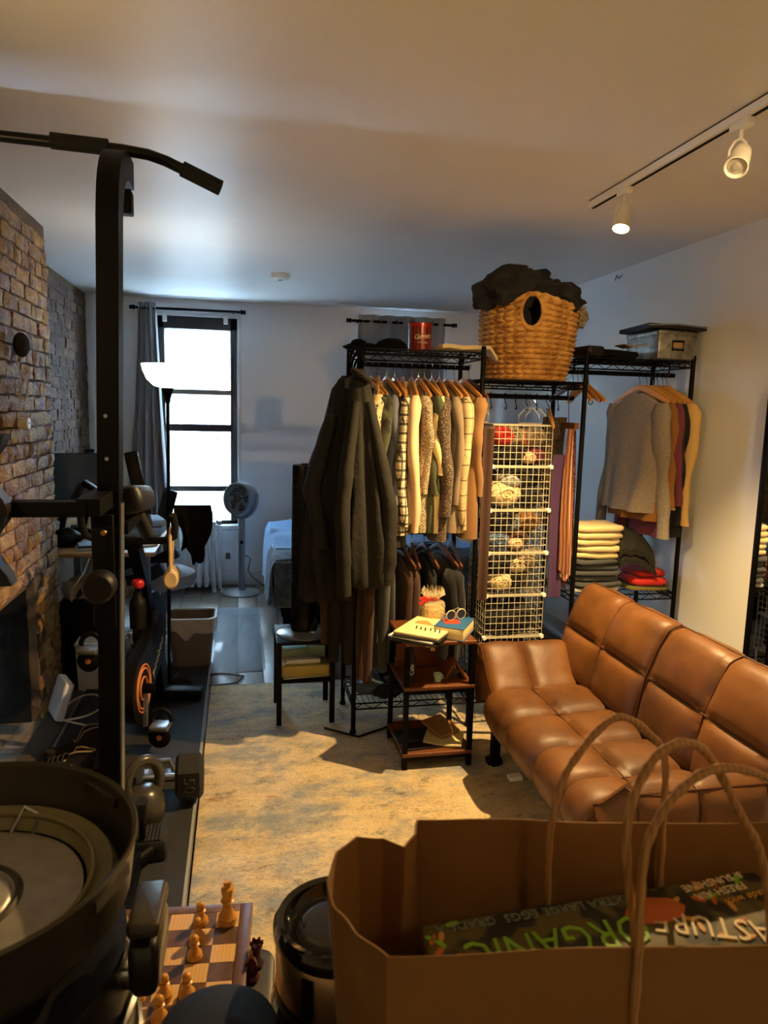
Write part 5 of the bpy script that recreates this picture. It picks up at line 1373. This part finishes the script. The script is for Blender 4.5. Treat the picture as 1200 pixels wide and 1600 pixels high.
magazine('white edged magazine in the middle of the stack', .785, 2.93, ZT+.011, radians(-40), .21, .27, .008, 'paper')
magazine('black magazine under the yellowish open one', .795, 2.92, ZT+.020, radians(-34), .21, .27, .006, 'cover_dark')
o = magazine('cream magazine with sketch cover, uppermost on the side table', .80, 2.925, ZT+.027, radians(-37), .205, .265, .012, 'page')
MB().slab(lambda u, v: (Vector((-.07+.10*u, .02+.06*v*(.6+.4*sin(u*5)), .0128)), Vector((0, 0, 1))), .0006, 8, 4).build('cover_print', 'print_brown', o)
for k in range(6): MB().box((-.035+.022*k, -.035-.004*(k % 3), .0128), (.006, .045-.006*(k % 2), .001), R=rot('Z', .3)).build('cover_figure', 'print_black', o)
M('cover_blue', (44, 92, 140), .45); M('cover_red', (190, 60, 36), .5)
t = thing('thick_book', 'thick paperback with blue and red cover on the side table', 'book', (.925, 2.93, ZT), radians(-32))
MB().rbox((0, 0, .026), (.13, .185, .05), .003).build('pages', 'page', t); MB().rbox((0, 0, .0525), (.134, .19, .003), .001).build('cover', 'cover_blue', t); MB().rbox((0, 0, .0005), (.134, .19, .002), .0008).build('cover', 'cover_blue', t)
MB().rbox((-.015, .0, .0545), (.07, .07, .001), .0004, R=rot('Z', .5)).build('cover_print', 'cover_red', t)
t = thing('sunglasses', 'dark sunglasses with pale rims resting on the blue book', 'sunglasses', (.94, 2.96, ZT+.056), radians(20))
for s in (-1, 1):
    MB().lathe([(.001, .002), (.022, .002), (.024, 0), (.001, -.002)], 18, (s*.028, 0, .022), R=rot('X', pi/2), sy=.9).build('lens', 'navy', t)
    MB().tube([(s*.028+.0245*cos(2*pi*i/20), 0, .022+.022*sin(2*pi*i/20)) for i in range(20)], .0022, 6, closed=True).build('rim', 'tin_cream', t)
    MB().tube([(s*.052, 0, .03), (s*.056, .06, .03), (s*.054, .10, .008)], .002, 6).build('temple', 'tin_cream', t)
M('cellophane', (240, 220, 170), .08, alpha=.32, bump=(60, 1.0, .01), spec=.9, col2=(255, 240, 200), nscale=40)
M('popcorn', (214, 176, 96), .8, bump=(60, .9, .01), col2=(160, 110, 50), nscale=40)
t = thing('gift_bag', 'clear cellophane gift bag with red ribbon on the side table', 'gift', (.868, 3.09, ZT))
MB().lathe([(.001, 0), (.046, .002), (.05, .02), (.05, .075), (.04, .085), (.001, .085)], 26).build('snack_filling', 'popcorn', t)
q = []
for k, (r, z) in enumerate(((.048, 0), (.055, .02), (.056, .09), (.05, .105), (.024, .115), (.026, .122), (.05, .145), (.045, .165))):
    q.append([Vector((r*cos(2*pi*i/40)*(1+(.06 if k < 4 else .18)*sin(i*2.6+k)), r*sin(2*pi*i/40)*(1+(.06 if k < 4 else .18)*cos(i*3.1+k)), z+(.012*sin(i*2.2) if k > 5 else 0))) for i in range(40)])
MB().loft(q, cap=False).build('cellophane_wrap', 'cellophane', t)
MB().tube([(.026*cos(2*pi*i/20), .026*sin(2*pi*i/20), .117) for i in range(20)], .004, 6, closed=True).build('ribbon', 'cl_red', t)
for s in (-1, 1): MB().tube([(-.02, -.02, .118), (-.05, -.03, .125+.008*s), (-.07, -.03, .112+.012*s)], .004, 6, flat=2).build('ribbon_tail', 'cl_red', t)
# middle and lower shelf
zm = ZR+.3745
t = thing('carved_box', 'open brown wooden box standing like a tent on the middle shelf', 'box', (.925, 2.93, zm))
for s in (-1, 1): MB().rbox((s*.026, 0, .04), (.010, .10, .09), .002, R=rot('Y', s*radians(-30))).build('panel', 'rustic_wood', t)
t = thing('small_cup', 'small pale cup on the middle shelf of the side table', 'cup', (.845, 2.885, zm))
MB().lathe([(.001, 0), (.014, 0), (.02, .034), (.018, .034), (.013, .006), (.001, .005)], 20).build('cup_body', 'mint_card', t)
MB().tube([(.016+.010*sin(pi*i/8), 0, .008+.02*i/8) for i in range(9)], .0025, 6).build('handle', 'mint_card', t)
o = MB().rbox((0, 0, .055), (.20, .012, .11), .003).build('wood_plaque', 'rustic_wood', loc=(.80, 3.08, zm)); tag(o, 'flat brown wooden plaque upright on the middle shelf', 'plaque')
t = thing('spice_jars', 'black bottle with white script label on the table frame', 'bottle', (.725, 2.90, zm)); 
MB().lathe([(.001, 0), (.024, 0), (.025, .10), (.012, .125), (.012, .15), (.001, .15)], 20).build('bottle_body', 'cover_dark', t); text('lettering', 'Cafe', .026, 'lettering_white', t, (0, -.0258, .06), Euler((pi/2, -pi/2, 0)))
for k in range(3):
    o = MB().rbox((0, 0, .014), (.02, .012, .028), .003).build('key_tag', 'cl_pink', loc=(.80+.026*k, 2.905+.01*k, ZR+.553-.030-(k == 1)*.02)); tag(o, ('left', 'middle', 'right')[k] + ' pink tag hanging under the side table top', 'tag', 'pink tags under the table top')
zl = ZR+.0745
for i, (x, y, w, d, h, m, rz_, lb) in enumerate(((.80, 2.96, .22, .20, .006, 'cover_dark', .1, 'black folder on the lowest table shelf'), (.745, 2.93, .07, .05, .008, 'lettering_dark', .4, 'black card with white print on the lowest shelf'), (.90, 2.94, .17, .15, .008, 'page', -.4, 'cream papers on the lowest table shelf'), (.90, 3.0, .12, .13, .012, 'kraft', .5, 'brown envelope behind the cream papers'))):
    z = zl + (0, .0065, .0065, .0155)[i]
    o = MB().slab(lambda u, v: (Vector((w*(u-.5), d*(v-.5), h+.004*sin(u*5+i)*(m == 'page')+(.03*v if i == 3 else 0))), Vector((0, 0, 1))), h-.001, 8, 6).build('paper_item', m, loc=(x, y, z), rz=rz_); tag(o, lb, 'paper')
o = MB().rbox((1.14, 2.68, .025), (.06, .04, .022), .006).build('power_adapter', 'white_plastic'); tag(o, 'small white adapter lying on the rug under the sofa', 'adapter')

# track lighting
M('track_white', (236, 232, 224), .4)
M('bulb_glow', (255, 244, 220), .4, emit=((255, 226, 170), 40)); M('bulb_off', (190, 186, 180), .15, metal=.4)
t = thing('track_rail', 'white ceiling track rail running toward the camera', 'track', (0, 0, H))
MB().bar((1.375, -.6, -.003), (1.418, 2.855, -.003), .030, .006).build('shadow_strip', 'frame_dark', t)  # dark strip standing in for the shadow line above the rail
MB().bar((1.375, -.6, -.018), (1.418, 2.86, -.018), .036, .024).build('rail', 'track_white', t)
MB().bar((1.375, -.6, -.0305), (1.418, 2.85, -.0305), .012, .003).build('slot', 'black_metal', t)
def spot(label, loc, aim, lit, energy=0, ang=100):
    t = thing('track_spot', label, 'spotlight', loc, group='spots on the ceiling track')
    MB().rbox((0, 0, -.014), (.03, .075, .026), .004).build('adapter', 'track_white', t)
    MB().tube([(0, 0, -.02), (0, 0, -.055)], .006, 8).build('stem', 'track_white', t)
    d = (Vector(aim)-Vector(loc)).normalized(); Q = d.to_track_quat('-Z', 'Y').to_matrix(); c = Vector((0, 0, -.105))
    MB().lathe([(.001, .048), (.022, .046), (.028, .034), (.029, .012), (.028, .008), (.030, .006), (.031, -.04), (.033, -.047), (.030, -.048), (.026, -.036), (.001, -.034)], 28, c, R=Q).build('lamp_head', 'track_white', t)
    for s in (-1, 1): MB().tube([(0, 0, -.05), (s*.018, 0, -.06), (s*.033, 0, -.085), (s*.033, 0, -.107)], .0035, 6).build('yoke_arm', 'track_white', t)
    MB().lathe([(.001, -.040), (.024, -.0385), (.026, -.036)], 24, c, R=Q).build('bulb_face', 'bulb_glow' if lit else 'bulb_off', t)
    if not lit: MB().lathe([(.001, -.046), (.008, -.046), (.011, -.04)], 16, c, R=Q).build('lens_centre', 'bulb_off', t)
    if lit:
        p = Vector(loc)+c+d*.055
        light('track_spot_beam', 'SPOT', p, energy, WARM, aim=p+d, size=.02, spot_size=radians(ang), spot_blend=.6)
spot('lit white spotlight at the far end of the ceiling track', (1.408, 2.58, H-.028), (.72, 1.95, .0), True, 235, 130)
spot('unlit white spotlight second from the far end of the track', (1.40, 1.93, H-.028), (.55, 1.1, 1.2), False)
spot('unseen lit spotlight added on the track above the counter', (1.392, .75, H-.028), (1.42, 3.3, 1.45), True, 80, 52)  # out of view, added to brighten the basket and clothes

# warm lamps outside the picture: wall spot on the left, ceiling dome above the kitchen
M('dome_glow', (255, 240, 210), .5, emit=((255, 206, 140), 4))
t = thing('wall_lamp', 'warm wall spotlight on the left wall beside the kitchen', 'lamp', (XL+.001, .95, 1.92))
MB().lathe([(.001, .02), (.05, .02), (.055, .0), (.001, 0)], 24, R=rot('Y', pi/2)).build('wall_plate', 'track_white', t)
MB().tube([(.02, 0, 0), (.09, .02, .01)], .008, 8).build('arm', 'track_white', t)
Q = Vector((.85, .52, -.02)).to_track_quat('-Z', 'Y').to_matrix()
MB().lathe([(.001, .05), (.03, .045), (.045, -.04), (.042, -.04), (.028, .03), (.001, .03)], 24, (.12, .03, .01), R=Q).build('shade', 'track_white', t)
light('wall_lamp_beam', 'SPOT', (XL+.18, .99, 1.925), 18, WARM, aim=(1.9, 3.0, 1.75), size=.03, spot_size=radians(95), spot_blend=.5)
t = thing('ceiling_lamp', 'round frosted ceiling lamp above the kitchen behind the view', 'lamp', (1.1, -.75, H))
MB().lathe([(.001, -.015), (.17, -.015), (.18, 0), (.001, 0)], 36).build('base_plate', 'track_white', t)
MB().lathe([(.001, -.10), (.07, -.092), (.13, -.065), (.16, -.015)], 36).build('dome', 'dome_glow', t)
light('ceiling_lamp_bulb', 'POINT', (1.1, -.75, H-.24), 6, (1, .66, .32), size=.12)

# ---- kitchen counter with the foreground things
M('counter_top', (62, 52, 44), .35, col2=(80, 68, 56), nscale=20)
M('counter_body', (190, 184, 172), .6)
ZC = .88
t = thing('kitchen_counter', 'dark topped kitchen counter holding the bag and cooker', 'counter', (0, 0, 0))
MB().rbox((.25, .33, ZC-.015), (2.3, .77, .03), .006).build('worktop', 'counter_top', t)
MB().rbox((.25, .29, (ZC-.03)/2+.001), (2.2, .64, ZC-.034), .006).build('cabinet_body', 'counter_body', t)
# chess table, board, pieces
M('black_wood', (34, 30, 28), .45, wave=(6, 4, (22, 19, 18), .8), stretch=(1, 10, 10))
t = thing('chess_stand', 'small black wooden table under the chess board', 'table', (-.165, .985, 0), radians(-4.5))
MB().rbox((0, 0, .59), (.42, .40, .022), .03, seg=6).build('top', 'black_wood', t)
for sx in (-1, 1):
    for sy in (-1, 1): MB().bar((sx*.17, sy*.16, .0), (sx*.18, sy*.17, .58), .03, .03).build('leg', 'black_wood', t)
M('walnut', (96, 68, 50), .38, wave=(10, 4, (74, 50, 36), .7), stretch=(1, 6, 6), rand=.12); M('maple', (204, 164, 106), .38, wave=(8, 3, (180, 138, 82), .5), stretch=(6, 1, 6), rand=.06); M('inlay', (54, 36, 28), .4)
BR = radians(-4.5); bc_ = Vector((-.178, 1.082, .603))
t = thing('chess_board', 'wooden chess board with walnut and maple squares', 'chess board', bc_, BR)
SQ = .041
fr = MB()
for s in (-1, 1): fr.rbox((s*(4*SQ+.011), 0, .013), (.022, 8*SQ+.044, .026), .002); fr.rbox((0, s*(4*SQ+.011), .013), (8*SQ, .022, .026), .002)
fr.build('board_frame', 'walnut', t)
MB().box((0, 0, .011), (8*SQ+.004, 8*SQ+.004, .022)).build('board_base', 'inlay', t)
sqm = {m: MB().rbox((0, 0, 0), (SQ-.0006, SQ-.0006, .003), .0004, seg=1).mesh('square', m) for m in ('walnut', 'maple')}
for i in range(8):
    for j in range(8):
        o = bpy.data.objects.new('square', sqm['maple' if (i+j) % 2 == 0 else 'walnut']); COL.objects.link(o); o.parent = t; o.location = ((i-3.5)*SQ, (j-3.5)*SQ, .0242)
M('boxwood', (190, 132, 52), .3, rand=.06, wave=(20, 2, (160, 104, 36), .5)); M('redwood', (58, 14, 12), .25, rand=.1)
Rb = rot('Z', BR)
def sqpos(i, j): return bc_ + Rb @ Vector(((i-3.5)*SQ, (j-3.5)*SQ, .0258))
prof_p = [(.001, 0), (.0125, 0), (.0135, .003), (.012, .006), (.0125, .009), (.009, .013), (.0065, .018), (.0055, .023), (.009, .0255), (.0062, .0275)]
def pawn(lb, p, mat):
    t = thing('chess_pawn', lb, 'chess piece', p, 0, 'light pawns on the board')
    MB().lathe(prof_p+[(.001, .028)], 20).build('base', mat, t); MB().blob((0, 0, .034), (.0078, .0078, .0078), 16, 10).build('head', mat, t)
pw_ = [(6, 7, 'light wooden pawn farthest from the camera beside the king'), (6, 6, 'light wooden pawn second in the far file'), (6, 5, 'light wooden pawn third in the far file'), (6, 3, 'light wooden pawn alone near the black canister lid'), (5, 3, 'light wooden pawn partly hidden by the cooker handle'), (5, 2, 'light wooden pawn standing in front of the hidden one'), (4, 3, 'light wooden pawn at the left edge beside the cooker'), (4, 1, 'light wooden pawn tip at the bottom picture edge')]
for i, j, lb in pw_: pawn(lb, sqpos(i, j)+Vector((-.006 if i == 6 else 0, -.006, 0)), 'boxwood')
t = thing('chess_king', 'tall light wooden chess king in the far board corner', 'chess piece', sqpos(7, 7)+Vector((0, -.008, 0)))
MB().lathe([(.001, 0), (.0165, 0), (.018, .004), (.016, .008), (.017, .013), (.012, .018), (.0085, .028), (.0075, .040), (.0125, .0435), (.0085, .046), (.010, .049), (.0085, .0505), (.0115, .066), (.0105, .068), (.001, .069)], 24).build('body', 'boxwood', t)
MB().prism([(-.003, 0), (.003, 0), (.0075, .012), (-.0075, .012)], 'y', .006, (0, 0, .067)).build('cross', 'boxwood', t)
t = thing('chess_rook', 'dark red chess rook on the black table beside the board', 'chess piece', (.026, 1.128, .602))
MB().lathe([(.001, 0), (.012, 0), (.013, .004), (.010, .009), (.0075, .016), (.0075, .030), (.0105, .034), (.0105, .040), (.008, .040), (.007, .037), (.001, .037)], 20).build('tower', 'redwood', t)
for k in range(6): MB().box((.009*cos(pi/3*k), .009*sin(pi/3*k), .0415), (.005, .004, .005), R=rot('Z', pi/3*k)).build('battlement', 'redwood', t)
t = thing('chess_knight', 'dark red chess knight on the black table near the rook', 'chess piece', (.018, 1.098, .602))
MB().lathe([(.001, 0), (.012, 0), (.013, .004), (.009, .010), (.001, .011)], 20).build('base', 'redwood', t)
MB().prism([(-.008, 0), (.008, 0), (.009, .012), (.006, .024), (.0, .031), (-.003, .034), (-.005, .029), (-.012, .02), (-.010, .016), (-.002, .019), (-.006, .008)], 'y', .009, (0, 0, .010)).build('horse_head', 'redwood', t)

# pressure cooker with inverted lid
M('steel_brushed', (168, 160, 146), .38, metal=.45, col2=(146, 138, 124), nscale=60, stretch=(1, 1, 1)); M('steel_dark', (66, 62, 52), .34, metal=.5); M('silicone', (128, 120, 84), .45, alpha=1)
M('cooker_black', (24, 22, 20), .28, coat=.2)
t = thing('pressure_cooker', 'black pressure cooker with upturned steel lid on the counter', 'pressure cooker', (-.238, .60, ZC))
MB().lathe([(.001, 0), (.135, 0), (.142, .01), (.145, .18), (.139, .205), (.001, .205)], 48).build('pot_body', 'cooker_black', t)
for k in range(3): MB().tube([(.147*cos(2*pi*i/48), .147*sin(2*pi*i/48), .05+.055*k) for i in range(48)], .004, 6, closed=True).build('trim_band', 'cooker_black', t)
ld = MB().lathe([(.10, .225), (.125, .232), (.143, .255), (.149, .30), (.1505, .303), (.149, .306), (.1455, .303), (.141, .262), (.128, .248), (.001, .248)], 72).build('lid_shell', 'steel_dark', t)
MB().lathe([(.001, .252), (.098, .252), (.104, .256), (.108, .256)], 56).build('lid_floor', 'steel_brushed', ld)
MB().lathe([(.001, .258), (.044, .258), (.048, .256), (.05, .252)], 40).build('centre_disc', 'steel_brushed', ld)
MB().tube([(.053*cos(2*pi*i/48), .053*sin(2*pi*i/48), .254) for i in range(48)], .004, 6, closed=True).build('groove_ring', 'steel_dark', ld)
MB().lathe([(.106, .254), (.112, .266), (.128, .270), (.133, .262), (.128, .254)], 60, cap=False).build('sealing_ring', 'silicone', ld)
MB().tube([(.113*cos(2*pi*i/60), .113*sin(2*pi*i/60), .270) for i in range(60)], .0022, 6, closed=True).build('ring_lip', 'silicone', ld)
for k in range(5):
    a = radians(-20+62*k); R_ = rot('Z', a)
    MB().box(R_ @ Vector((.1435, 0, .292)), (.010, .05, .010), R=R_).build('locking_tab', 'steel_dark', ld)
MB().tube([(.02, .10, .256), (.03, .112, .275), (.045, .105, .27), (.04, .098, .255)], .0022, 6).build('ring_clip', 'chrome', ld)
Rh = rot('Z', radians(-2))
hd = MB().rbox(Rh @ Vector((.160, -.005, .207)), (.026, .07, .05), .010, R=Rh, seg=4).build('handle', 'cooker_black', t)
MB().rbox(Rh @ Vector((.160, -.005, .241)), (.027, .062, .012), .006, R=Rh, seg=4).build('handle_cap', 'steel_dark', hd)
MB().rbox(Rh @ Vector((.147, -.005, .19)), (.022, .04, .02), .004, R=Rh).build('handle_bracket', 'chrome', t)

# black lidded jar and steel canister
t = thing('lidded_jar', 'matte black jar with flat round lid on the counter', 'jar', (-.020, .560, ZC))
MB().lathe([(.001, 0), (.046, 0), (.049, .008), (.049, .115), (.046, .12), (.001, .12)], 40).build('jar_body', 'black_satin', t)
MB().lathe([(.051, .116), (.052, .138), (.050, .142), (.042, .1435), (.001, .144)], 48).build('lid', 'black_plastic', t)
M('canister_glass', (24, 22, 20), .06, coat=.5); M('copper_band', (190, 158, 120), .25, metal=.9)
t = thing('canister', 'black and steel round canister with glossy lid behind the bag', 'canister', (.092, .628, ZC))
MB().lathe([(.001, 0), (.062, 0), (.066, .01), (.067, .07), (.064, .10), (.060, .108), (.001, .108)], 48).build('canister_body', 'canister_glass', t)
MB().lathe([(.0585, .106), (.0595, .108), (.0595, .165), (.0575, .168)], 48, cap=False).build('steel_band', 'copper_band', t)
MB().lathe([(.058, .165), (.062, .170), (.062, .180), (.058, .186), (.052, .184), (.048, .172), (.045, .170), (.040, .176), (.030, .178), (.001, .178)], 48).build('lid', 'canister_glass', t)
MB().lathe([(.060, .110), (.0605, .112), (.0605, .118), (.060, .12)], 48, cap=False).build('lower_ring', 'black_satin', t)
for k in range(5):
    a = radians(-130+26*k); MB().grid(lambda u, v: Vector((.0602*cos(a+.2*u), .0602*sin(a+.2*u), .122+.04*v)), 5, 1).build('dark_panel', 'canister_glass', t) if k % 2 == 0 else None

# paper bag, its handles and the egg box
M('kraft_bag', (136, 96, 48), .85, bump=(90, .10, .002), col2=(124, 86, 42), nscale=7)
M('cord_paper', (180, 136, 84), .8, wave=(70, 2, (140, 98, 56), .7))
rim = [(.092, .408), (.076, .430), (.064, .458), (.062, .484), (.072, .512), (.092, .530), (.112, .525), (.126, .510), (.139, .527), (.146, .546), (.20, .536), (.27, .524), (.34, .514), (.41, .500), (.47, .494), (.492, .475), (.478, .445), (.470, .42), (.490, .395), (.488, .36), (.42, .366), (.35, .376), (.27, .386), (.20, .395), (.145, .402)]
base_ = [(.10, .41), (.098, .43), (.097, .458), (.097, .484), (.099, .512), (.105, .528), (.115, .527), (.125, .526), (.139, .527), (.146, .528), (.20, .521), (.27, .512), (.34, .502), (.41, .492), (.455, .486), (.462, .475), (.458, .445), (.455, .42), (.46, .395), (.46, .372), (.42, .374), (.35, .382), (.27, .391), (.20, .399), (.145, .405)]
def fine(poly, k=4):
    o = []
    for i in range(len(poly)):
        a, b = Vector(poly[i]), Vector(poly[(i+1) % len(poly)])
        for q in range(k): o.append(a.lerp(b, q/k))
    return o
Rf, Bf = fine(rim), fine(base_)
t = thing('paper_bag', 'brown kraft paper shopping bag standing open on the counter', 'bag', (0, 0, 0))
HB = .32
def bagring(f, off=0.0):
    q = []
    for i, (a, b) in enumerate(zip(Bf, Rf)):
        p = a.lerp(b, f**.8); far = max(0, min(1, (b.y-.43)/.1))
        c = Vector((.28, .45)); d = (p-c).normalized()
        z = ZC+.001+HB*f + (f > .99)*(.0012*sin(i*.5)+.008*far)
        w = .002*N3((i*.35, f*5, 0), 1, 3)
        q.append(Vector((p.x+d.x*(w-off), p.y+d.y*(w-off), z)))
    return q
m = MB(); m.loft([bagring(k/12) for k in range(13)] + [bagring(1-k/12, .0016) for k in range(12)], cap=False)
m.f.append(tuple(range(len(Bf)))); m.build('bag_shell', 'kraft_bag', t, angle=50)
def twist(pts, name):
    pts = [Vector(p) for p in pts]; P = []
    for i in range(len(pts)-1):
        p0, p1, p2, p3 = pts[max(i-1, 0)], pts[i], pts[i+1], pts[min(i+2, len(pts)-1)]
        for q in range(8):
            s = q/8; P.append(.5*((2*p1)+(-p0+p2)*s+(2*p0-5*p1+4*p2-p3)*s*s+(-p0+3*p1-3*p2+p3)*s**3))
    P.append(pts[-1])
    MB().tube(P, [.0030*(1+.12*sin(i*1.6)) for i in range(len(P))], 8).build(name, 'cord_paper', t)
twist([(.252, .507, 1.12), (.249, .507, 1.19), (.252, .507, 1.235), (.266, .507, 1.272), (.302, .507, 1.307), (.338, .505, 1.285), (.348, .505, 1.262), (.350, .503, 1.19), (.352, .503, 1.12)], 'handle')
twist([(.262, .395, 1.12), (.262, .395, 1.19), (.250, .395, 1.26), (.250, .395, 1.30), (.268, .396, 1.3335), (.298, .396, 1.335), (.328, .392, 1.29), (.352, .388, 1.24), (.365, .382, 1.12)], 'handle')
twist([(.259, .387, 1.13), (.258, .386, 1.20), (.256, .386, 1.24), (.258, .385, 1.281), (.276, .384, 1.313), (.303, .383, 1.327), (.342, .382, 1.316), (.372, .380, 1.285), (.388, .378, 1.22), (.39, .376, 1.12)], 'handle')
M('egg_box', (38, 34, 24), .6, col2=(96, 84, 40), nscale=34, ncon=.03, ndetail=1); M('print_green', (126, 176, 34), .6); M('print_cream', (228, 210, 164), .6); M('print_grey', (120, 132, 118), .6); M('print_orange', (190, 96, 40), .6); M('print_gold', (206, 150, 60), .6)
t = thing('egg_carton', 'dark patterned egg carton with green ORGANIC lettering inside the bag', 'carton', (.276, .4445, 1.166), radians(-3), ry=radians(-5), rx=radians(2))
MB().rbox((0, 0, -.035), (.285, .078, .07), .004).build('carton_body', 'egg_box', t)
U = Euler((0, 0, pi))
text('lettering', 'ORGANIC', .040, 'print_green', t, (-.045, .0, .0006), U, sx=.78)
text('lettering', '12 EXTRA LARGE EGGS  GRADE A', .0115, 'print_grey', t, (-.045, .030, .0006), U)
text('lettering', 'PASTURE', .030, 'print_cream', t, (.078, -.012, .0006), Euler((0, 0, pi+radians(-20))), sx=.8)
text('lettering', 'FRESH AIR', .010, 'print_cream', t, (.10, .022, .0006), Euler((0, 0, pi+.1)))
text('lettering', '& SUNSHINE', .010, 'print_cream', t, (.10, .033, .0006), Euler((0, 0, pi+.1)))
text('lettering', 'Made with', .010, 'print_gold', t, (.118, .012, .0006), Euler((0, 0, pi+.1)), shear=.3)
MB().lathe([(.001, .0012), (.016, .0012), (.018, 0)], 8, (.040, .014, 0), sx=1.4, sy=.8).build('hen_print', 'print_orange', t)
rnd = random.Random(9)
for k in range(26):
    x, y = rnd.uniform(.06, .138), rnd.uniform(-.038, .038)
    if k > 14: x = rnd.uniform(-.138, -.11)
    MB().lathe([(.001, .0009), (.0035, .0009), (.004, 0)], 7, (x, y, 0), R=rot('Z', rnd.random()*3), sx=1.5, sy=.6).build('leaf_print', rnd.choice(['print_gold', 'print_green', 'print_orange']), t)
